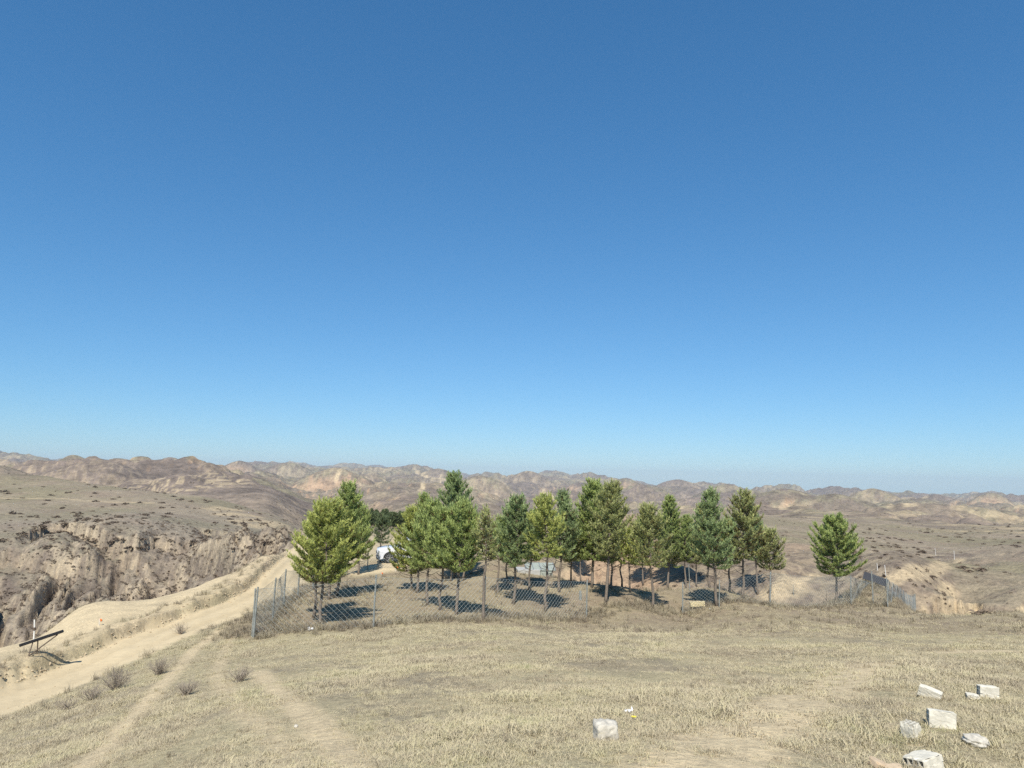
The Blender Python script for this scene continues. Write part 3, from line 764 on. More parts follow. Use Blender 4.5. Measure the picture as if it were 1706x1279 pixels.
# second plantation beyond the parked car
proto = [pine_meshes(3.4, 0.5, 0.95, 900 + k, 0.95, 12, 0.02, False, 0.03, 0.17) for k in range(3)]
k = 0
for Yr, x0, x1, st in ((97, 606, 696, 8.0), (101, 602, 704, 8.5), (105.5, 604, 712, 9.0)):
    x = x0
    while x < x1:
        Yj = Yr + random.uniform(-1.2, 1.2); X = (x + random.uniform(-2, 2) - W_PX / 2) / F_PX * Yj
        place_pine((X, Yj, float(ground_z(X, Yj))), proto[k % 3], 'd', 'small dark pine in the plantation beyond the parked white car', 'plantation beyond the parked car', random.uniform(0, 6.28), random.uniform(0.46, 0.68))
        k += 1
        x += st * random.uniform(0.8, 1.2)

# ------------------------------------------------------------------ chain-link fence
def make_fence(name, label, posts, panels, heights, lean=0.03, pitch=0.20):
    """posts: ground points; panels: index pairs that carry wire"""
    root = empty(name, posts[0]); tag(root, label, 'fence', 'fence lines around the pine enclosure')
    base = Vector(posts[0]); tops = []
    for p, h in zip(posts, heights):
        bm = bmesh.new()
        q = Vector(p) - base; top = q + Vector((random.uniform(-lean, lean) * h, random.uniform(-lean, lean) * h, h)); tops.append(top)
        tube(bm, [q - Vector((0, 0, 0.12)), q.lerp(top, 0.5) + Vector((random.uniform(-.008, .008), 0, 0)), top], [0.034, 0.033, 0.032], 7)
        link('post', bm_mesh('post', bm), root, M_post)
    for i, j in panels:
        a, b = Vector(posts[i]) - base, Vector(posts[j]) - base
        ta, tb = tops[i], tops[j]
        Lx = (b - a).length; hm = 0.5 * ((ta - a).length + (tb - b).length) - 0.06
        def pt(u, v):
            u = min(max(u, 0), Lx); f = u / Lx
            lo = a.lerp(b, f); lo.z = float(ground_z(lo.x + base.x, lo.y + base.y)) - base.z + 0.02
            hi = ta.lerp(tb, f); sag = 0.10 * math.sin(f * math.pi) * (v / hm)
            g = lo.lerp(hi, v / (hm + 0.06)); g.z -= sag
            n_ = Vector((-(b - a).y, (b - a).x, 0)).normalized()
            return g + n_ * (0.05 * math.sin(u * 1.7 + v * 2.3))
        bm = bmesh.new(); V = []
        def wire(p0, p1, r):
            tube(bm, [p0, p1], r, 3, False)
        w = pitch
        kmax = int((Lx + hm) / w) + 1
        for k in range(-int(hm / w) - 1, kmax):
            for sg in (1, -1):
                # diagonal u = k*w + sg*v
                v0, v1 = 0.0, hm
                u0 = k * w + (0 if sg > 0 else hm)
                ua, ub = u0 + sg * v0, u0 + sg * v1
                lo_v, hi_v = 0.0, hm
                if sg > 0:
                    lo_v = max(0, -u0); hi_v = min(hm, Lx - u0)
                else:
                    lo_v = max(0, u0 - Lx); hi_v = min(hm, u0)
                if hi_v - lo_v < 0.05: continue
                mid = 0.5 * (lo_v + hi_v)
                P = [pt(u0 + sg * v, v) for v in (lo_v, mid, hi_v)]
                tube(bm, P, 0.0042, 3, False)
        for v in (0.03, hm):
            tube(bm, [pt(Lx * q / 6, v) for q in range(7)], 0.005, 3, False)
        link('wire_mesh', bm_mesh('wire_mesh', bm), root, M_wire)
    return root

def hits(l): return [hit(*p) for p in l]
front = hits([(422,1062),(622,1045),(806,1034),(977,1029),(1137,1021),(1283,1010),(1418,1008),(1525,1019)])
make_fence('chain_link_fence', 'long grey chain-link fence with a gap, facing the open grass', front, [(0,1),(1,2),(2,3),(4,5),(5,6),(6,7)], [1.78,1.85,1.75,1.72,1.55,1.78,1.72,1.72])
left = hits([(424,1060),(454,1033),(473,1011),(496,993),(521,980),(548,968),(575,958)])
left[0] = front[0] + Vector((-0.08, 0.10, 0.0))
make_fence('chain_link_fence', 'chain-link fence side running back beside the dirt road', left, [(0,1),(1,2),(2,3),(3,4),(4,5),(5,6)], [1.72,1.7,1.7,1.5,1.4,1.4,1.4], 0.02, 0.2)
back = hits([(578,957),(612,949),(630,947),(664,947)])
make_fence('chain_link_fence', 'low chain-link fence at the back, before the parked white car', back, [(0,1),(1,2),(2,3)], [1.2,1.15,1.15,1.1], 0.02, 0.2)
right = hits([(1527,1018),(1479,1011),(1455,1006)])
right[0] = front[-1] + Vector((0.08, 0.10, 0))
make_fence('chain_link_fence', 'short chain-link fence side at the corner near the dark tilted panel', right, [(0,1),(1,2)], [1.7,1.65,1.9], 0.04, 0.2)
def stick(name, px, py, h, r, mat, label, cat, group=None, lean=(0, 0), top=None):
    p = hit(px, py); bm = bmesh.new()
    tube(bm, [(0, 0, -0.1), (lean[0] * 0.45 + 0.01, lean[1] * 0.5, h * 0.5), (lean[0], lean[1], h)], [r, r * 0.95, r * 0.85], 7)
    root = empty(name, p); tag(root, label, cat, group)
    link('pole', bm_mesh('pole', bm), root, mat)
    return root
for px, py, h, mat, lab in ((911,989,1.15,M_rust,'dark short stake behind the fork-trunked pine'), (967,999,0.45,M_post,'stubby pale concrete stump post inside the fence'),
                       (1377,1000,1.0,M_rust,'dark thin stake beside the lone pine'), (1322,992,1.2,M_post,'grey stake between the short pine and the lone pine'), (1198,1011,1.35,M_post,'thin pale pole beside the yellow board box'),
                       (1149,984,1.5,M_post,'thin pale rod behind the gap in the fence')):
    stick('stake', px, py, h, 0.075 if h < 0.5 else 0.026, mat, lab, 'stake', 'stakes inside the enclosure', (random.uniform(-.06, .06), 0))
for px, py, h, lab in ((1462,950,0.95,'white stake just past the dark tilted panel'), (1476,960,1.5,'tall pale stake beside the dark tilted panel'), (1559,925,1.7,'white stake where the pale track meets the slope'), (1590,932,1.9,'white stake at the upper end of the pale track')):
    stick('white_stake', px, py, h * 0.8, 0.032, M_whitepaint, lab, 'stake', 'white stakes along the pale track', (random.uniform(-.15, .05), 0))

# ------------------------------------------------------------------ parked car
def make_car(loc, rz):
    root = empty('parked_car', loc, rz); tag(root, 'white sport utility car parked on the sandy lot behind the pines', 'car')
    W = 0.90
    def arch(cx, r=0.40, k=9): return [(cx - r * math.cos(math.pi * i / k), 0.34 + r * math.sin(math.pi * i / k)) for i in range(k + 1)]
    prof = [(-0.86, 0.42), (-0.90, 0.62), (-0.84, 0.86), (-0.66, 0.99), (-0.2, 1.05), (0.40, 1.09), (2.9, 1.12), (3.45, 1.10), (3.55, 0.80), (3.52, 0.42)]
    low = [(3.5, 0.30)] + arch(2.68)[::-1] + arch(0.0)[::-1] + [(-0.80, 0.26)]
    poly = prof + low
    bm = bmesh.new()
    def ring(y, sh):
        return [bm.verts.new((x + (0.10 if x < -0.6 else 0) * sh - (0.05 if x > 3.3 else 0) * sh, y, z - 0.03 * sh * (z > 0.9))) for x, z in poly]
    r0, r1, r2, r3 = ring(-W, 1), ring(-W + 0.10, 0), ring(W - 0.10, 0), ring(W, 1)
    for a, b in ((r0, r1), (r1, r2), (r2, r3)):
        for i in range(len(poly)):
            j = (i + 1) % len(poly); bm.faces.new((a[i], a[j], b[j], b[i]))
    bm.faces.new(r0[::-1]); bm.faces.new(r3)
    bmesh.ops.recalc_face_normals(bm, faces=bm.faces[:])
    body = link('body', bm_mesh('body', bm), root, M_white)
    # cabin
    def loft(secs, mat, nm, par):
        b2 = bmesh.new(); rs = [[b2.verts.new(v) for v in s] for s in secs]
        for a, b in zip(rs, rs[1:]):
            for i in range(len(a)): b2.faces.new((a[i], a[(i + 1) % len(a)], b[(i + 1) % len(b)], b[i]))
        b2.faces.new(rs[0][::-1]); b2.faces.new(rs[-1])
        bmesh.ops.recalc_face_normals(b2, faces=b2.faces[:])
        return link(nm, bm_mesh(nm, b2), par, mat)
    def quad_sec(x0, x1, w, z): return [(x0, -w, z), (x1, -w, z), (x1, w, z), (x0, w, z)]
    loft([quad_sec(0.42, 3.40, 0.82, 1.06), quad_sec(1.02, 3.12, 0.70, 1.55)], M_glass, 'window', root)
    roof = loft([quad_sec(1.00, 3.14, 0.71, 1.54), quad_sec(1.10, 3.05, 0.66, 1.63)], M_white, 'roof', root)
    for y in (-1, 1):
        b2 = bmesh.new(); tube(b2, [(1.3, y * 0.6, 1.66), (2.9, y * 0.6, 1.66)], 0.02, 6); link('roof_rail', bm_mesh('roof_rail', b2), roof, M_trim)
        for xa, xb, za, zb in ((0.42, 1.02, 1.07, 1.55), (1.55, 1.62, 1.07, 1.55), (2.5, 2.55, 1.07, 1.55), (3.40, 3.12, 1.07, 1.55)):
            b2 = bmesh.new(); tube(b2, [(xa, y * 0.83, za), (xb, y * 0.71, zb)], 0.035, 6); link('pillar', bm_mesh('pillar', b2), root, M_white)
        b2 = bmesh.new(); box(b2, (0.62, y * 0.98 - 0.09, 1.02), (0.80, y * 0.98 + 0.09, 1.16)); bevel(b2, 0.03, 2); link('mirror', bm_mesh('mirror', b2), root, M_white)
        for x in (1.50, 2.42):
            b2 = bmesh.new(); box(b2, (x - 0.09, y * 0.915 - 0.02, 0.92), (x + 0.09, y * 0.915 + 0.02, 0.95)); link('door_handle', bm_mesh('door_handle', b2), root, M_alu)
        b2 = bmesh.new(); box(b2, (-0.84, y * 0.74 - 0.14, 0.78), (-0.52, y * 0.74 + 0.172, 0.90)); bevel(b2, 0.03, 2); link('headlight', bm_mesh('headlight', b2), root, M_lamp)
        b2 = bmesh.new(); box(b2, (-0.86, min(y * 0.80, y * 0.915), 0.50), (-0.80, max(y * 0.80, y * 0.915), 0.74)); link('fog_lamp_surround', bm_mesh('fog', b2), root, M_trim)
        b2 = bmesh.new(); box(b2, (0.42, y * 0.90 - 0.02, 0.27), (2.26, y * 0.90 + 0.02, 0.40)); link('side_skirt', bm_mesh('side_skirt', b2), root, M_trim)
        for cx in (0.0, 2.68):
            b2 = bmesh.new(); n_ = 12
            o_ = [(cx - 0.455 * math.cos(math.pi * i / n_), 0.34 + 0.455 * math.sin(math.pi * i / n_)) for i in range(n_ + 1)]
            i_ = [(cx - 0.395 * math.cos(math.pi * i / n_), 0.34 + 0.395 * math.sin(math.pi * i / n_)) for i in range(n_ + 1)]
            vo = [b2.verts.new((x, y * 0.912, z)) for x, z in o_]; vi = [b2.verts.new((x, y * 0.912, z)) for x, z in i_]
            vb = [b2.verts.new((x, y * 0.60, z)) for x, z in i_]
            for i in range(n_):
                b2.faces.new((vo[i], vo[i + 1], vi[i + 1], vi[i])); b2.faces.new((vi[i], vi[i + 1], vb[i + 1], vb[i]))
            link('wheel_arch', bm_mesh('wheel_arch', b2), root, M_trim)
            # wheel
            wh = empty('wheel', (cx, y * 0.79, 0.345)); wh.parent = root
            b2 = bmesh.new(); n_ = 28; ring_p = [(0.235, -0.10), (0.30, -0.115), (0.335, -0.10), (0.345, -0.05), (0.345, 0.05), (0.335, 0.10), (0.30, 0.115), (0.235, 0.10)]
            rs = [[b2.verts.new((math.cos(6.2832 * i / n_) * q, w_, math.sin(6.2832 * i / n_) * q)) for q, w_ in ring_p] for i in range(n_)]
            for i in range(n_):
                for j in range(len(ring_p)):
                    b2.faces.new((rs[i][j], rs[(i + 1) % n_][j], rs[(i + 1) % n_][(j + 1) % len(ring_p)], rs[i][(j + 1) % len(ring_p)]))
            link('tyre', bm_mesh('tyre', b2, True), wh, M_tyre)
            b2 = bmesh.new()
            tube(b2, [(0, y * 0.02, 0), (0, y * 0.09, 0)], 0.065, 10)
            for k in range(5):
                a = 6.2832 * k / 5 + 0.3
                for da in (-0.16, 0.16):
                    tube(b2, [(0.05 * math.cos(a), y * 0.08, 0.05 * math.sin(a)), (0.235 * math.cos(a + da), y * 0.085, 0.235 * math.sin(a + da))], 0.017, 4)
            for q, w_ in ((0.237, 0.09),):
                tube(b2, [(q * math.cos(6.2832 * i / 24), y * w_, q * math.sin(6.2832 * i / 24)) for i in range(25)], 0.016, 5, False)
            link('rim', bm_mesh('rim', b2), wh, M_rim)
            b2 = bmesh.new(); tube(b2, [(0, -0.03, 0), (0, 0.03, 0)], 0.236, 20); link('brake_disc', bm_mesh('brake_disc', b2), wh, M_trim)
    b2 = bmesh.new(); box(b2, (-0.905, -0.62, 0.60), (-0.86, 0.62, 0.74)); bevel(b2, 0.015); link('grille', bm_mesh('grille', b2), root, M_trim)
    b2 = bmesh.new(); box(b2, (-0.90, -0.80, 0.25), (-0.74, 0.80, 0.43)); bevel(b2, 0.03); link('bumper', bm_mesh('bumper', b2), root, M_trim)
    return root
p = hit(645, 938); make_car(p + Vector((0, 0.75, 0.0)), R(12))

# ------------------------------------------------------------------ blocks, bricks and stones
def block_mesh(L, Wd, Hh, nx=4, ny=3, chip=0.006, seed=1, holes=True):
    """fired block, long axis X, with recessed cores through its two ends"""
    rnd = random.Random(seed); bm = bmesh.new()
    def grid(xe, sgn):
        ys = np.linspace(-Wd / 2, Wd / 2, nx * 2 + 2); zs = np.linspace(0, Hh, ny * 2 + 2)
        # walls are thinner than cores
        def respace(n_, a, b):
            w = 0.35; seg = []
            for k in range(2 * n_ + 1): seg.append(w if k % 2 == 0 else 1.0)
            c = np.concatenate([[0], np.cumsum(seg)]); return a + (b - a) * c / c[-1]
        ys = respace(nx, -Wd / 2, Wd / 2); zs = respace(ny, 0, Hh)
        V = [[bm.verts.new((xe, y, z)) for z in zs] for y in ys]
        for i in range(len(ys) - 1):
            for j in range(len(zs) - 1):
                q = [V[i][j], V[i + 1][j], V[i + 1][j + 1], V[i][j + 1]]
                if sgn < 0: q = q[::-1]
                if holes and i % 2 == 1 and j % 2 == 1:
                    dpt = L * 0.42
                    b = [bm.verts.new((v.co.x - sgn * dpt, v.co.y, v.co.z)) for v in q]
                    for k in range(4): bm.faces.new((q[k], q[(k + 1) % 4], b[(k + 1) % 4], b[k]))
                    bm.faces.new(b)
                else: bm.faces.new(q)
        return V, len(ys), len(zs)
    A, ny_, nz_ = grid(L / 2, 1); B, _, _ = grid(-L / 2, -1)
    # long faces, in strips so that they can be chipped
    steps = 6
    def side(a_edge, b_edge):
        rows = [a_edge]
        for s in range(1, steps):
            f = s / steps
            rows.append([bm.verts.new(a.co.lerp(b.co, f) + Vector((0, rnd.uniform(-1, 1), rnd.uniform(-1, 1))) * chip * 0.25) for a, b in zip(a_edge, b_edge)])
        rows.append(b_edge)
        for r0, r1 in zip(rows, rows[1:]):
            for i in range(len(r0) - 1): bm.faces.new((r0[i], r0[i + 1], r1[i + 1], r1[i]))
    side([A[i][0] for i in range(ny_)], [B[i][0] for i in range(ny_)])
    side([A[i][-1] for i in range(ny_)], [B[i][-1] for i in range(ny_)])
    side([A[0][j] for j in range(nz_)], [B[0][j] for j in range(nz_)])
    side([A[-1][j] for j in range(nz_)], [B[-1][j] for j in range(nz_)])
    bmesh.ops.remove_doubles(bm, verts=bm.verts[:], dist=0.0016)
    for v in bm.verts:
        c = v.co
        corner = (abs(abs(c.x) - L / 2) < 0.004) + (abs(abs(c.y) - Wd / 2) < 0.004) + (abs(c.z) < 0.004 or abs(c.z - Hh) < 0.004)
        if corner >= 2: v.co -= Vector((math.copysign(1, c.x) * (abs(abs(c.x) - L / 2) < 0.004), math.copysign(1, c.y), math.copysign(1, c.z - Hh / 2))) * rnd.uniform(0, chip) * (1.8 if rnd.random() < 0.15 else 1)
    bmesh.ops.recalc_face_normals(bm, faces=bm.faces[:])
    return bm_mesh('block', bm)

BURIED = []
def put_block(name, px, py, dims, rot, mat, label, cat, group, nx=4, ny=3, seed=1, sink=0.02, chip=0.007, holes=True):
    p = hit(px, py)
    me = block_mesh(*dims, nx, ny, chip, seed, holes)
    o = link(name, me, None, mat); o.rotation_euler = rot
    o.location = p; bpy.context.view_layer.update()
    lo = min((o.matrix_world @ v.co).z - float(ground_z((o.matrix_world @ v.co).x, (o.matrix_world @ v.co).y)) for v in me.vertices)
    o.location.z -= lo + sink + 0.012
    BURIED.append((p.x, p.y, 0.5 * dims[0]))
    tag(o, label, cat, group)
    return o
G = 'pale hollow blocks lying in the grass'
put_block('hollow_block', 1548, 1163, (0.25, 0.115, 0.12), (R(8), R(14), R(-38)), M_block, 'pale hollow block tilted in the grass, cores facing downhill', 'block', G, 4, 3, 11, 0.03)
put_block('hollow_block', 1620, 1165, (0.14, 0.12, 0.07), (R(6), R(4), R(-20)), M_block, 'small broken hollow block leaning on a larger upright block', 'block', G, 3, 2, 12, 0.01, 0.012)
put_block('hollow_block', 1646, 1165, (0.225, 0.115, 0.19), (R(-3), R(2), R(-8)), M_block, 'upright pale hollow block beside a small broken one', 'block', G, 2, 4, 13, 0.015)
put_block('hollow_block', 1568, 1211, (0.235, 0.10, 0.175), (R(-6), R(4), R(-14)), M_block, 'clean pale hollow block standing on its long side', 'block', G, 2, 4, 14, 0.02)
put_block('hollow_block', 1512, 1231, (0.19, 0.13, 0.115), (0, R(84), R(30)), M_block, 'pale hollow block standing on end beside the clean block', 'block', G, 3, 3, 15, 0.05, 0.012)
put_block('hollow_block', 1541, 1281, (0.24, 0.19, 0.12), (R(-8), R(-4), R(28)), M_block, 'large chipped pale block with a ragged cored end', 'block', G, 4, 2, 16, 0.02, 0.014)
put_block('brick', 1464, 1279, (0.15, 0.10, 0.06), (R(10), R(20), R(14)), M_block2, 'buff brick half sunk in grass, tilted up', 'brick', 'buff bricks half sunk in grass', 1, 1, 17, 0.03, 0.01, False)
put_block('brick', 1486, 1284, (0.14, 0.10, 0.055), (R(4), R(-6), R(-10)), M_block2, 'buff brick lying flat beside the tilted buff brick', 'brick', 'buff bricks half sunk in grass', 1, 1, 18, 0.02, 0.01, False)

def rock_mesh(sx, sy, sz, seed, cube=0.6, rough=0.12):
    rnd = np.random.default_rng(seed); bm = bmesh.new()
    bmesh.ops.create_icosphere(bm, subdivisions=4, radius=1.0)
    for v in bm.verts:
        c = v.co; m = max(abs(c.x), abs(c.y), abs(c.z)); b = c / m
        v.co = c * (1 - cube) + b * cube * 0.86
    co = np.array([v.co[:] for v in bm.verts])
    nn = fbm(co[:, 0] * 1.6 + seed, co[:, 1] * 1.6 + co[:, 2] * 1.3, seed, 4) + 0.6 * perlin(co[:, 2] * 3.1, co[:, 0] * 3.1 + seed, seed + 5)
    for v, k in zip(bm.verts, nn): v.co *= 1 + rough * float(k); v.co = Vector((v.co.x * sx, v.co.y * sy, v.co.z * sz))
    return bm_mesh('stone', bm, True)
def put_rock(name, px, py, size, seed, rz, label, mat=None, cube=0.6, rough=0.12, sink=0.25, group=None):
    p = hit(px, py); me = rock_mesh(*size, seed, cube, rough)
    o = link(name, me, None, mat or M_stone); o.location = p + Vector((0, 0, size[2] * (1 - 2 * sink))); o.rotation_euler = (0.1, 0.05, rz)
    return tag(o, label, 'stone', group)
put_rock('white_stone', 1008, 1232, (0.105, 0.09, 0.105), 3, 0.2, 'squarish chalk-white stone alone in the open grass', None, 0.7, 0.17, 0.24)
put_rock('flat_stone', 1627, 1240, (0.105, 0.10, 0.05), 5, 0.6, 'low ragged pale stone behind the blocks', None, 0.2, 0.3, 0.2)
put_rock('small_stone', 493, 1212, (0.022, 0.02, 0.018), 7, 0.3, 'tiny pale pebble on the worn trail', None, 0.3, 0.2, 0.1)
put_rock('small_stone', 1308, 1011, (0.16, 0.12, 0.08), 8, 0.3, 'pale grey lump at the foot of the fence by the short pine', M_conc, 0.3, 0.2, 0.2)

# ------------------------------------------------------------------ cistern, board box, tilted panels
p = hit(893, 957)
t = empty('cistern', p, R(6)); tag(t, 'low pale concrete cistern with a slanted grey-green sheet lid', 'cistern')
bm = bmesh.new(); box(bm, (-1.15, -0.1, -0.15), (0.25, 1.3, 0.30)); bevel(bm, 0.03, 2); link('tank', bm_mesh('tank', bm), t, M_conc)
bm = bmesh.new(); mt = Matrix.Translation((0.15, 0.65, 0.40)) @ Matrix.Rotation(R(14), 4, 'X'); box(bm, (-0.75, -0.65, -0.02), (1.1, 0.65, 0.02), mt); link('lid', bm_mesh('lid', bm), t, M_sheet)
for x in (-0.74, -0.28, 0.18, 0.64, 1.08):
    bm = bmesh.new(); box(bm, (x - 0.02, -0.66, 0.0205), (x + 0.02, 0.66, 0.045), mt); link('lid_rib', bm_mesh('lid_rib', bm), t, M_alu)
bm = bmesh.new(); box(bm, (0.27, 0.0, -0.15), (1.05, 1.15, 0.18)); bevel(bm, 0.03, 2); link('trough', bm_mesh('trough', bm), t, M_sheet)

p = hit(1162, 1014)
t = empty('board_box', p, R(-4)); tag(t, 'pale yellow wooden board box resting on two battens at the fence gap', 'box')
mt = Matrix.Translation((0, 0, 0.13)) @ Matrix.Rotation(R(-4), 4, 'Y')
for k in range(2):
    bm = bmesh.new(); box(bm, (-0.37, -0.12, 0.0 + 0.108 * k), (0.37, -0.098, 0.103 + 0.108 * k), mt); bevel(bm, 0.003); link('front_plank', bm_mesh('front_plank', bm), t, M_wood)
    bm = bmesh.new(); box(bm, (-0.37, 0.10, 0.0 + 0.108 * k), (0.37, 0.122, 0.103 + 0.108 * k), mt); bevel(bm, 0.003); link('back_plank', bm_mesh('back_plank', bm), t, M_wood)
for x in (-0.36, 0.338):
    bm = bmesh.new(); box(bm, (x, -0.096, 0.002), (x + 0.022, 0.098, 0.209), mt); link('end_board', bm_mesh('end_board', bm), t, M_woodside)
bm = bmesh.new(); box(bm, (-0.38, -0.125, 0.213), (0.385, 0.125, 0.232), mt); bevel(bm, 0.003); link('lid', bm_mesh('lid', bm), t, M_wood)
for x in (-0.3, 0.24):
    bm = bmesh.new(); box(bm, (x, -0.10, -0.05), (x + 0.06, 0.10, 0.13 + (0.018 if x < 0 else -0.020))); link('batten', bm_mesh('batten', bm), t, M_woodside)

p = hit(1459, 976)
t = empty('tilted_panel', p, R(-26)); tag(t, 'dark tilted panel on a low frame beyond the fence corner', 'panel')
mt = Matrix.Translation((0, 0, 0.46)) @ Matrix.Rotation(R(17), 4, 'Y') @ Matrix.Rotation(R(52), 4, 'X')
bm = bmesh.new(); box(bm, (-0.78, -0.30, -0.015), (0.78, 0.30, 0.015), mt); link('frame', bm_mesh('frame', bm), t, M_black)
for k in range(6):
    for j in range(2):
        x = -0.755 + k * 0.253; y = -0.28 + j * 0.284
        bm = bmesh.new(); box(bm, (x, y, 0.0155), (x + 0.243, y + 0.274, 0.019), mt); link('cell', bm_mesh('cell', bm), t, M_panel)
for x in (-0.6, 0.6):
    bm = bmesh.new(); tube(bm, [(x, 0.0, -0.25), (x, 0.02, 0.455 - 0.29 * x)], 0.018, 6); link('leg', bm_mesh('leg', bm), t, M_alu)
    bm = bmesh.new(); tube(bm, [(x, 0.45, -0.3), (x, 0.15, 0.60 - 0.29 * x)], 0.015, 6); link('brace', bm_mesh('brace', bm), t, M_alu)

# black beam propped on thin rods beside the road terrace
pa, pb, pc = hit(46, 1093), hit(62, 1088), hit(54, 1074)
t = empty('propped_beam', pa); tag(t, 'black square beam propped aslant on thin rods at the sandy terrace', 'beam')
def at_depth(px, py, Y):
    d = ray(px, py); k = Y / d.y; return Vector((d.x * k, Y, CAM_Z + d.z * k))
L0, L1 = at_depth(33, 1075, pa.y + 0.15) - pa, at_depth(105, 1051, pa.y + 0.35) - pa
bm = bmesh.new()
d = (L1 - L0).normalized(); s_ = d.cross(Vector((0, 0, 1))).normalized(); u_ = s_.cross(d)
mt = Matrix((( d.x, s_.x, u_.x, L0.x), (d.y, s_.y, u_.y, L0.y), (d.z, s_.z, u_.z, L0.z), (0, 0, 0, 1)))
box(bm, (0, -0.06, -0.05), ((L1 - L0).length, 0.06, 0.045), mt); bevel(bm, 0.012); link('beam', bm_mesh('beam', bm), t, M_black)
def rod(a, b, nm, r=0.02):
    bm = bmesh.new(); tube(bm, [a, (Vector(a) + Vector(b)) / 2, b], r, 6); link(nm, bm_mesh(nm, bm), t, M_rust)
beam_at = lambda f: L0.lerp(L1, f) - Vector((0, 0, 0.06))
rod((0, 0, -0.1), beam_at(0.30), 'leg'); rod(tuple(pb - pa - Vector((0, 0, 0.1))), beam_at(0.42), 'leg'); rod((0.02, 0.02, 0.0), beam_at(0.88), 'brace', 0.024)
sp = stick('marker_pole', 56, 1070, 0.95, 0.03, M_whitepaint, 'white marker pole with a dark cap standing behind the black beam', 'pole', None, (-0.06, 0))
bm = bmesh.new(); tube(bm, [(-0.061, 0, 0.93), (-0.064, 0, 1.02)], 0.038, 7); link('cap', bm_mesh('cap', bm), sp, M_rust)
bm = bmesh.new(); tube(bm, [(-0.02, 0, 0.48), (-0.03, 0, 0.60)], 0.05, 8); link('collar', bm_mesh('collar', bm), sp, M_rust)

# small flags, litter, flower
def flag(px, py, h, s, label):
    p = hit(px, py); t = empty('marker_flag', p); tag(t, label, 'flag', 'orange marker flags')
    bm = bmesh.new(); tube(bm, [(0, 0, -0.05), (0, 0, h)], 0.012, 5); link('rod', bm_mesh('rod', bm), t, M_whitepaint)
    V, Fs = [], []
    for i in range(5):
        for j in range(4): V.append((0.012 + s * i / 4, 0.05 * math.sin(i * 1.5 + j * 0.4), h - s * j / 3))
    for i in range(4):
        for j in range(3): Fs.append((i * 4 + j, i * 4 + j + 1, (i + 1) * 4 + j + 1, (i + 1) * 4 + j))
    me = np_mesh('cloth', V, Fs, True); o = link('cloth', me, t, M_orange)
    sm = o.modifiers.new('thick', 'SOLIDIFY'); sm.thickness = 0.004
flag(659, 952, 0.34, 0.17, 'orange flag on a short white rod by the white car')
flag(165, 1042, 0.28, 0.10, 'small orange flag on the sandy terrace')
flag(635, 958, 0.16, 0.10, 'low faded orange flag just inside the back fence')
def scrap(px, py, s, seed, label, mat=M_plastic, tall=1.0):
    p = hit(px, py); rnd = np.random.default_rng(seed); k = 9
    U, V_ = np.meshgrid(np.linspace(-1, 1, k), np.linspace(-1, 1, k), indexing='ij')
    z = np.abs(fbm(U * 1.3 + seed, V_ * 1.3, seed, 3)) * 1.6 * tall + 0.05
    co = np.stack([U * (1 - 0.3 * np.abs(V_)), V_ * 0.7, z], -1).reshape(-1, 3) * s
    fs = [(i * k + j, (i + 1) * k + j, (i + 1) * k + j + 1, i * k + j + 1) for i in range(k - 1) for j in range(k - 1)]
    me = np_mesh('scrap', co, fs, True); o = link('plastic_scrap', me, None, mat); o.location = p + Vector((0, 0, 0.01)); o.rotation_euler = (0.1, 0.1, rnd.uniform(0, 6))
    sm = o.modifiers.new('thick', 'SOLIDIFY'); sm.thickness = 0.003
    tag(o, label, 'litter', 'white scraps of litter')
scrap(517, 1050, 0.17, 21, 'white crumpled plastic scrap snagged at the fence foot', M_plastic, 0.9)
scrap(1047, 1188, 0.05, 6, 'thin white litter scrap in the open grass past the white stone')
scrap(1183, 1015, 0.06, 9, 'tiny white scrap beside the yellow board box')
p = hit(1055, 1207); t = empty('yellow_flower', p); tag(t, 'tiny yellow flower in the dry grass beside the white stone', 'flower')
bm = bmesh.new(); tube(bm, [(0, 0, -0.01), (0.005, 0, 0.06)], 0.003, 5); link('stem', bm_mesh('stem', bm), t, M_twig)
for k in range(9):
    a = k * 0.698; bm = bmesh.new()
    vs = [bm.verts.new(v) for v in ((0.005, 0, 0.06), (0.005 + 0.02 * math.cos(a - .3), 0.02 * math.sin(a - .3), 0.072), (0.005 + 0.03 * math.cos(a), 0.03 * math.sin(a), 0.074), (0.005 + 0.02 * math.cos(a + .3), 0.02 * math.sin(a + .3), 0.072))]
    bm.faces.new(vs); link('petal', bm_mesh('petal', bm), t, M_yellow)

# ------------------------------------------------------------------ dry bushes near by
def bush_mesh(hh, w, n_, seed):
    rnd = random.Random(seed); bm = bmesh.new()
    for k in range(n_):
        a = rnd.uniform(0, 6.28); out = w * rnd.uniform(0.15, 1.0); h = hh * rnd.uniform(0.5, 1.05) * (1 - 0.35 * (out / w) ** 2)
        b = Vector((rnd.uniform(-.08, .08) * w, rnd.uniform(-.08, .08) * w, -0.03)); e = Vector((out * math.cos(a), out * math.sin(a), h))
        mid = b.lerp(e, 0.5) + Vector((rnd.uniform(-.05, .05), rnd.uniform(-.05, .05), 0.06 * hh))
        tube(bm, [b, mid, e], [0.005, 0.0035, 0.0015], 3, False)
        for q in range(3):
            f = rnd.uniform(0.3, 0.9); s = b.lerp(e, f); tube(bm, [s, s + Vector((rnd.uniform(-.2, .2) * w, rnd.uniform(-.2, .2) * w, rnd.uniform(.08, .3) * hh))], [0.003, 0.0014], 3, False)
    return bm_mesh('bush', bm)
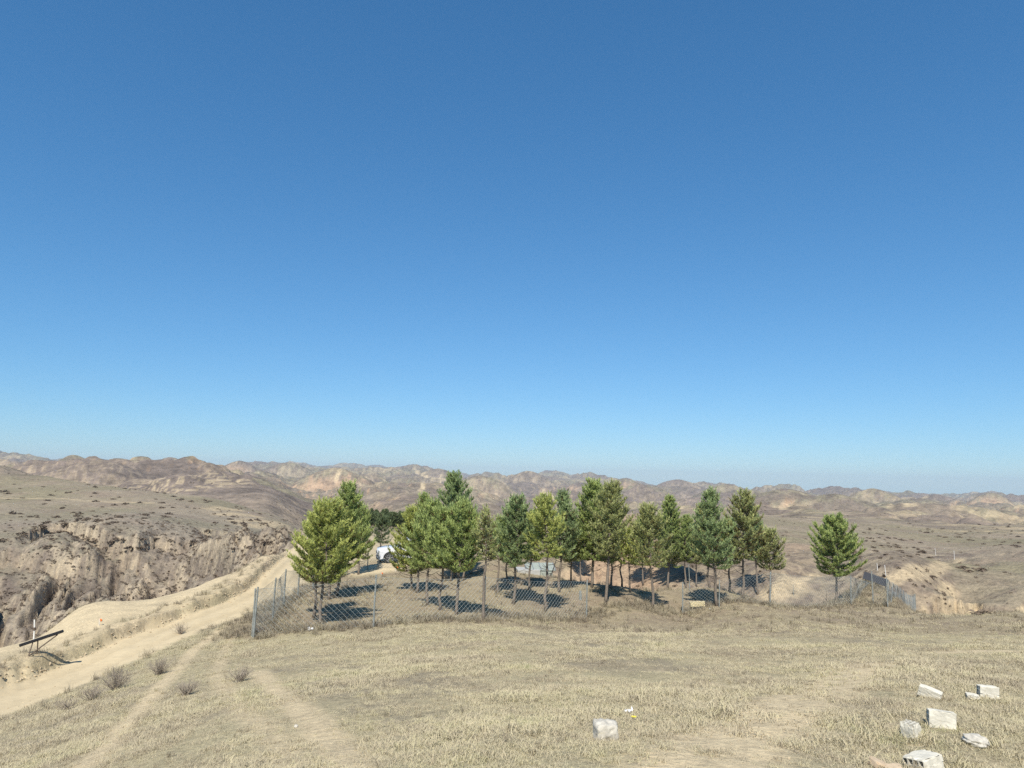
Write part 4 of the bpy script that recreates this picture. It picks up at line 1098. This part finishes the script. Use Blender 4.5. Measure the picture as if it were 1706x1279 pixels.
for px, py, hh, w, nn_, lab in ((192,1150,0.62,0.55,90,'largest bare grey bush at the grassy edge above the dirt road'), (152,1168,0.42,0.5,60,'low bare bush beside the largest grey bush'), (265,1124,0.52,0.42,70,'spiky bare bush by the worn trail above the road'),
                       (310,1158,0.32,0.32,50,'small twiggy bush between the worn trail and the grass slope'), (398,1136,0.34,0.34,55,'small bare bush in the grass below the fence corner'), (300,1056,0.5,0.45,60,'bare bush on the verge of the dirt road'),
                       (430,1058,0.4,0.5,70,'tangled bare bush at the foot of the fence corner post'), (112,1182,0.3,0.4,40,'thin bare bush at the road edge')):
    o = link('dry_bush', bush_mesh(hh, w, nn_, px), None, M_twig); o.location = hit(px, py); tag(o, lab, 'bush', 'bare dry bushes near the road')

# ------------------------------------------------------------------ scattered stuff (geometry-node instances)
def blade_tuft(n_, hgt, spread, seed, width=0.0045, flop=0.6):
    rng = np.random.default_rng(seed); V, Fs = [], []
    for k in range(n_):
        a = rng.uniform(0, 6.28); b = np.array([rng.normal(0, spread * 0.45), rng.normal(0, spread * 0.45), -0.01])
        h = hgt * rng.uniform(0.45, 1.15); out = h * rng.uniform(0.1, 1.6) * flop
        d = np.array([math.cos(a), math.sin(a), 0]); s = np.array([-d[1], d[0], 0]) * width * rng.uniform(0.6, 1.3)
        m = b + d * out * 0.35 + np.array([0, 0, h * 0.62]); e = b + d * out + np.array([0, 0, h * rng.uniform(0.5, 1.0)])
        i = len(V); V += [b - s, b + s, m - s * 0.7, m + s * 0.7, e]; Fs += [(i, i + 1, i + 3), (i, i + 3, i + 2), (i + 2, i + 3, i + 4)]
    return np_mesh('tuft', V, Fs)

def grass_mat(name, stops, patch=0.5):
    m, nt, p = new_mat(name)
    oi = nt.nodes.new('ShaderNodeObjectInfo'); geo = nt.nodes.new('ShaderNodeNewGeometry')
    n_ = noise_node(nt, 0.45, 3, 0.6, geo.outputs['Position'])
    ad = nt.nodes.new('ShaderNodeMath'); ad.operation = 'MULTIPLY_ADD'
    nt.links.new(oi.outputs['Random'], ad.inputs[0]); ad.inputs[1].default_value = 0.55
    sc = nt.nodes.new('ShaderNodeMath'); sc.operation = 'MULTIPLY_ADD'; nt.links.new(n_.outputs['Fac'], sc.inputs[0]); sc.inputs[1].default_value = 1.3; sc.inputs[2].default_value = -0.42
    nt.links.new(sc.outputs[0], ad.inputs[2])
    r = ramp(nt, ad.outputs[0], stops)
    nt.links.new(r.outputs[0], p.inputs['Base Color']); p.inputs['Roughness'].default_value = 0.8; p.inputs['Specular IOR Level'].default_value = 0.15
    return m
M_grass = grass_mat('dry grass blades', [(0.0, (0.23, 0.185, 0.13)), (0.25, (0.36, 0.30, 0.205)), (0.55, (0.51, 0.437, 0.283)), (0.85, (0.46, 0.41, 0.24)), (1.0, (0.32, 0.32, 0.16))])
M_weed = grass_mat('dry weeds', [(0.0, (0.16, 0.125, 0.095)), (0.4, (0.28, 0.235, 0.165)), (0.8, (0.38, 0.33, 0.22)), (1.0, (0.42, 0.37, 0.24))])
M_hshrub = grass_mat('bare hillside shrub', [(0.0, (0.10, 0.075, 0.058)), (0.6, (0.17, 0.13, 0.095)), (1.0, (0.23, 0.18, 0.125))])

def scatter(name, label, P, scale, protos, variant, tilt=0.15):
    """one stuff object: protos instanced on points"""
    lib = bpy.data.collections.new(name + '_kinds')
    for k, (me, mt) in enumerate(protos):
        if not me.materials: me.materials.append(mt)
        lib.objects.link(bpy.data.objects.new('%s_kind_%d' % (name, k), me))
    me = bpy.data.meshes.new(name); N = len(P)
    me.vertices.add(N); me.vertices.foreach_set('co', np.asarray(P, np.float32).ravel())
    for nm, ty, prop, arr in (('scl', 'FLOAT', 'value', scale.astype(np.float32)), ('kind_id', 'INT', 'value', variant.astype(np.int32)),
                              ('rot', 'FLOAT_VECTOR', 'vector', np.stack([RNG.normal(0, tilt, N), RNG.normal(0, tilt, N), RNG.uniform(0, 6.28, N)], 1).astype(np.float32).ravel())):
        at = me.attributes.new(nm, ty, 'POINT'); at.data.foreach_set(prop, arr)
    o = link(name, me); o['kind'] = 'stuff'; o['label'] = label
    g = bpy.data.node_groups.new(name, 'GeometryNodeTree')
    g.interface.new_socket('Geometry', in_out='INPUT', socket_type='NodeSocketGeometry'); g.interface.new_socket('Geometry', in_out='OUTPUT', socket_type='NodeSocketGeometry')
    nd = g.nodes; gi = nd.new('NodeGroupInput'); go = nd.new('NodeGroupOutput')
    iop = nd.new('GeometryNodeInstanceOnPoints'); ci = nd.new('GeometryNodeCollectionInfo')
    ci.inputs['Collection'].default_value = lib; ci.inputs['Separate Children'].default_value = True; ci.inputs['Reset Children'].default_value = True
    def attr(nm, ty):
        a = nd.new('GeometryNodeInputNamedAttribute'); a.data_type = ty; a.inputs['Name'].default_value = nm
        return [s for s in a.outputs if s.enabled and s.name == 'Attribute'][0]
    L = g.links
    L.new(gi.outputs[0], iop.inputs['Points']); L.new(ci.outputs[0], iop.inputs['Instance']); iop.inputs['Pick Instance'].default_value = True
    L.new(attr('kind_id', 'INT'), iop.inputs['Instance Index']); L.new(attr('scl', 'FLOAT'), iop.inputs['Scale'])
    e2r = nd.new('FunctionNodeEulerToRotation'); L.new(attr('rot', 'FLOAT_VECTOR'), e2r.inputs[0]); L.new(e2r.outputs[0], iop.inputs['Rotation'])
    L.new(iop.outputs[0], go.inputs[0])
    o.modifiers.new('scatter', 'NODES').node_group = g
    return o

def sample_grid(A_, x, y):
    r = np.hypot(x, y); a = np.arctan2(x, y)
    i = np.clip(np.searchsorted(AZ, a), 0, NA - 1); j = np.clip(np.searchsorted(RR, r), 0, NR - 1)
    return A_[i, j]

# turf
rg = np.linspace(3.4, 60, 2000); pdf = rg / (1 + (rg / 9.5) ** 2) * (1 - sstep(48, 60, rg)); cdf = np.cumsum(pdf); cdf /= cdf[-1]
N = 280000
r = np.interp(RNG.uniform(0, 1, N), cdf, rg); a = RNG.uniform(R(-47), R(47), N)
x, y = r * np.sin(a), r * np.cos(a)
thin = sample_grid(np.maximum(SANDY, BARE * 0.95), x, y)
patch = fbm(x / 0.9, y / 0.9, 201, 3)
thin = np.maximum(thin, 0.6 * ((y > 31) & (x > -10.5 - (y - 27) * 0.25) & (x < 27)))
thin = np.maximum(thin, 0.88 * ((x - road_x(y) < -1.2) & (y > 12)))
keep = (RNG.uniform(0, 1, len(x)) > thin * 1.0) & (RNG.uniform(-0.7, 0.45, len(x)) < patch) & (x - road_x(y) > -3.6)
x, y, patch = x[keep], y[keep], patch[keep]
BURIED.append((*hit(1008, 1232)[:2], 0.11)); BURIED.append((*hit(1627, 1240)[:2], 0.10))
bx_, by_ = [], []
for cx, cy, rad in BURIED:
    for q in range(34):
        a_ = random.uniform(0, 6.283); d_ = rad * random.uniform(0.85, 1.5); bx_.append(cx + d_ * math.cos(a_)); by_.append(cy + d_ * math.sin(a_))
x = np.concatenate([x, bx_]); y = np.concatenate([y, by_]); patch = np.concatenate([patch, np.full(len(bx_), 0.25)])
P = np.stack([x, y, ground_z(x, y) - 0.005], 1)
protos = [(blade_tuft(26, 0.042, 0.13, 1, 0.0026, 2.0), M_grass), (blade_tuft(24, 0.06, 0.10, 2, 0.0026, 1.3), M_grass), (blade_tuft(34, 0.032, 0.17, 3, 0.0028, 2.6), M_grass),
          (blade_tuft(24, 0.11, 0.07, 4, 0.0026, 0.8), M_grass), (blade_tuft(30, 0.048, 0.15, 5, 0.0026, 1.8), M_grass)]
kind = RNG.choice(5, len(x), p=[0.3, 0.16, 0.3, 0.05, 0.19])
tall = fbm(x / 4.5, y / 4.5, 203, 3) + 0.25 * sstep(3.0, 6.0, x) * (y < 14)
scl = RNG.uniform(0.6, 1.2, len(x)) * (0.85 + 0.5 * np.clip(patch, -0.5, 0.6)) * np.clip(0.8 + 0.9 * tall, 0.45, 1.35) * np.interp(np.hypot(x, y), [5, 40], [0.95, 1.7])
scatter('dry_grass', 'short matted straw-coloured dry grass covering the mound', P, scl, protos, kind)

# weeds along the fence and through the enclosure
xs, ys = [], []
for seq, wd, dn in ((front, 0.55, 42), (left[:4], 0.7, 40), (right, 0.5, 30)):
    for p0, p1 in zip(seq, seq[1:]):
        L_ = (p1 - p0).length; m_ = int(L_ * dn); f = RNG.uniform(0, 1, m_)
        nx_, ny_ = -(p1.y - p0.y) / L_, (p1.x - p0.x) / L_; off = RNG.normal(0.15, wd, m_)
        xs.append(p0.x + (p1.x - p0.x) * f + nx_ * off); ys.append(p0.y + (p1.y - p0.y) * f + ny_ * off)
m_ = 5200; fx = RNG.uniform(-13, 30, m_); fy = RNG.uniform(28, 56, m_); ok = sample_grid(SANDY, fx, fy) < 0.3
ok &= fbm(fx / 2, fy / 2, 211, 3) > RNG.uniform(-0.2, 0.5, m_)
xs.append(fx[ok]); ys.append(fy[ok])
m_ = 5200; rr_ = np.interp(RNG.uniform(0, 1, m_), cdf, rg); aa_ = RNG.uniform(R(-45), R(45), m_); fx, fy = rr_ * np.sin(aa_), rr_ * np.cos(aa_)
ok = (fbm(fx / 1.3, fy / 1.3, 215, 3) > RNG.uniform(0.0, 0.5, m_)) & (sample_grid(np.maximum(SANDY, BARE), fx, fy) < 0.35) & (fy < 32)
n_clump = int(ok.sum()); i_clump = sum(len(q) for q in xs); xs.append(fx[ok]); ys.append(fy[ok])
# berm and verge of the road
m_ = 260; fy = RNG.uniform(13, 62, m_); fx = road_x(fy) + np.where(RNG.uniform(0, 1, m_) < 0.6, RNG.normal(-2.6, 0.5, m_), RNG.normal(2.1, 0.35, m_)); xs.append(fx); ys.append(fy)
# brush on the brink of the gully
m_ = 900; fy = RNG.uniform(24, 84, m_); fx = -22.3 - np.abs(RNG.normal(0, 2.2, m_)) + np.interp(fy, [24, 62, 80], [0, 1.5, 1.0]); xs.append(fx); ys.append(fy)
x, y = np.concatenate(xs), np.concatenate(ys)
P = np.stack([x, y, ground_z(x, y) - 0.01], 1)
protos = [(blade_tuft(40, 0.34, 0.16, 11, 0.004, 0.7), M_weed), (blade_tuft(46, 0.24, 0.2, 12, 0.004, 1.0), M_weed), (blade_tuft(34, 0.44, 0.12, 13, 0.004, 0.5), M_weed)]
wscl = RNG.uniform(0.5, 1.15, len(x)); wscl[i_clump:i_clump + n_clump] *= 0.36
scatter('dry_weeds', 'tall grey-brown dry weeds along the fence and road berm', P, wscl, protos, RNG.choice(3, len(x), p=[0.35, 0.5, 0.15]))

# low shrubs on the slopes: the largest as things, the rest as stuff
def shrub_mesh(seed, n_=70):
    rng = np.random.default_rng(seed); V, Fs = [], []
    for k in range(n_):
        d = unit(rng.normal(size=3)); d[2] = abs(d[2]) * 0.8
        c = d * rng.uniform(0.45, 1.0) * np.array([0.5, 0.5, 0.42]); s = rng.normal(size=3) * 0.13; u = rng.normal(size=3) * 0.10
        i = len(V); V += [c - s, c + s, c + u + d * 0.08]; Fs.append((i, i + 1, i + 2))
    return np_mesh('shrub', V, Fs)
SHR = [shrub_mesh(300 + k) for k in range(4)]
for m_ in SHR: m_.materials.append(M_hshrub)
def shrub_field(x0, x1, y0, y1, count, rmin, rmax, size, label, group, seed, cond=None):
    rnd = random.Random(seed); k = 0; tries = 0
    while k < count and tries < count * 6:
        tries += 1; px, py = rnd.uniform(x0, x1), rnd.uniform(y0, y1)
        if cond and not cond(px, py): continue
        p = hit(px, py)
        if p is None: continue
        d = math.hypot(p.x, p.y)
        if not rmin < d < rmax: continue
        if fbm(np.array([p.x / 22]), np.array([p.y / 22]), 222, 2)[0] < rnd.uniform(-0.5, 0.3): continue
        o = link('hillside_shrub', SHR[k % 4]); s = rnd.uniform(*size) * (1.0 + d / 700)
        o.location = p + Vector((0, 0, -0.03)); o.scale = (s, s * rnd.uniform(0.8, 1.2), s * rnd.uniform(0.5, 0.8)); o.rotation_euler.z = rnd.uniform(0, 6.28)
        tag(o, label, 'shrub', group); k += 1
shrub_field(0, 480, 795, 915, 150, 130, 430, (0.8, 1.7), 'low dark shrub dotting the brown hillside across the gully', 'shrubs on the hillside across the gully', 1)
shrub_field(1400, 1706, 868, 935, 110, 110, 430, (0.5, 1.15), 'low dark shrub dotting the olive slope past the fence corner', 'shrubs on the olive slope', 2, lambda px, py: not (px > 1550 and py > 912))
for px, py, s in ((1603, 946, 1.3), (1613, 952, 1.1), (1633, 950, 1.6), (1636, 1024, 1.0), (1552, 962, 1.2)):
    o = link('hillside_shrub', SHR[0]); o.location = hit(px, py); o.scale = (s, s, s * 0.5); tag(o, 'round dark shrub on bare ground above the earth cliff', 'shrub', 'shrubs above the earth cliff')
N = 26000
r = np.exp(RNG.uniform(math.log(62), math.log(700), N)); a = RNG.uniform(R(-44), R(44), N); x, y = r * np.sin(a), r * np.cos(a)
sl = sample_grid(SLOPE, x, y); sd = sample_grid(SANDY, x, y)
keep = (fbm(x / 30, y / 30, 231, 3) + np.clip(sl, 0, 0.8) * 0.9 > RNG.uniform(0.15, 0.9, N)) & (sd < 0.2) & ~((np.abs(a + 0.1) < 0.2) & (r < 140))
x, y = x[keep], y[keep]
P = np.stack([x, y, ground_z(x, y) - 0.05], 1)
scatter('hillside_scrub', 'thin dark scrub scattered over the eroded slopes', P, RNG.uniform(0.3, 0.85, len(x)) * (0.6 + np.hypot(x, y) / 420), [(shrub_mesh(400 + k, 40), M_hshrub) for k in range(3)], RNG.choice(3, len(x)))

def clod_mesh(seed):
    rng = np.random.default_rng(seed); bm = bmesh.new(); bmesh.ops.create_icosphere(bm, subdivisions=1, radius=0.5)
    for v in bm.verts: v.co *= rng.uniform(0.65, 1.2); v.co.z *= 0.7
    return bm_mesh('clod', bm)
M_clod = grass_mat('earth clods', [(0.0, (0.34, 0.27, 0.18)), (0.6, (0.48, 0.39, 0.26)), (1.0, (0.56, 0.47, 0.33))])
m_ = 1500; fy = RNG.uniform(13, 64, m_); w_ = RNG.uniform(0, 1, m_)
fx = road_x(fy) + np.where(w_ < 0.55, RNG.normal(-1.5, 0.22, m_), np.where(w_ < 0.75, RNG.uniform(-1.3, 1.6, m_), RNG.uniform(-8, -3, m_)))
sz = np.where(w_ < 0.55, RNG.uniform(0.03, 0.13, m_), RNG.uniform(0.02, 0.07, m_))
m2 = 2600; r = np.interp(RNG.uniform(0, 1, m2), cdf, rg); a = RNG.uniform(R(-44), R(44), m2); gx, gy = r * np.sin(a), r * np.cos(a)
fx, fy, sz = np.concatenate([fx, gx]), np.concatenate([fy, gy]), np.concatenate([sz, RNG.uniform(0.008, 0.03, m2)])
scatter('earth_clods', 'crumbled pale earth clods and pebbles on the road edge and turf', np.stack([fx, fy, ground_z(fx, fy)], 1), sz, [(clod_mesh(600 + k), M_clod) for k in range(4)], RNG.choice(4, len(fx)), 0.5)
N = 30000
r = RNG.uniform(92, 240, N); a = RNG.uniform(R(-44), R(-7), N); x, y = r * np.sin(a), r * np.cos(a)
keep = (fbm(x / 12, y / 12, 241, 3) > RNG.uniform(-0.5, 0.45, N)) & (RNG.uniform(0.0, 0.9, N) < sample_grid(SLOPE, x, y))
x, y = x[keep], y[keep]
scatter('gully_scrub', 'small grey-brown tufts speckling the eroded gully wall', np.stack([x, y, ground_z(x, y) - 0.03], 1), RNG.uniform(0.25, 0.85, len(x)), [(shrub_mesh(430 + k, 30), M_hshrub) for k in range(3)], RNG.choice(3, len(x)))
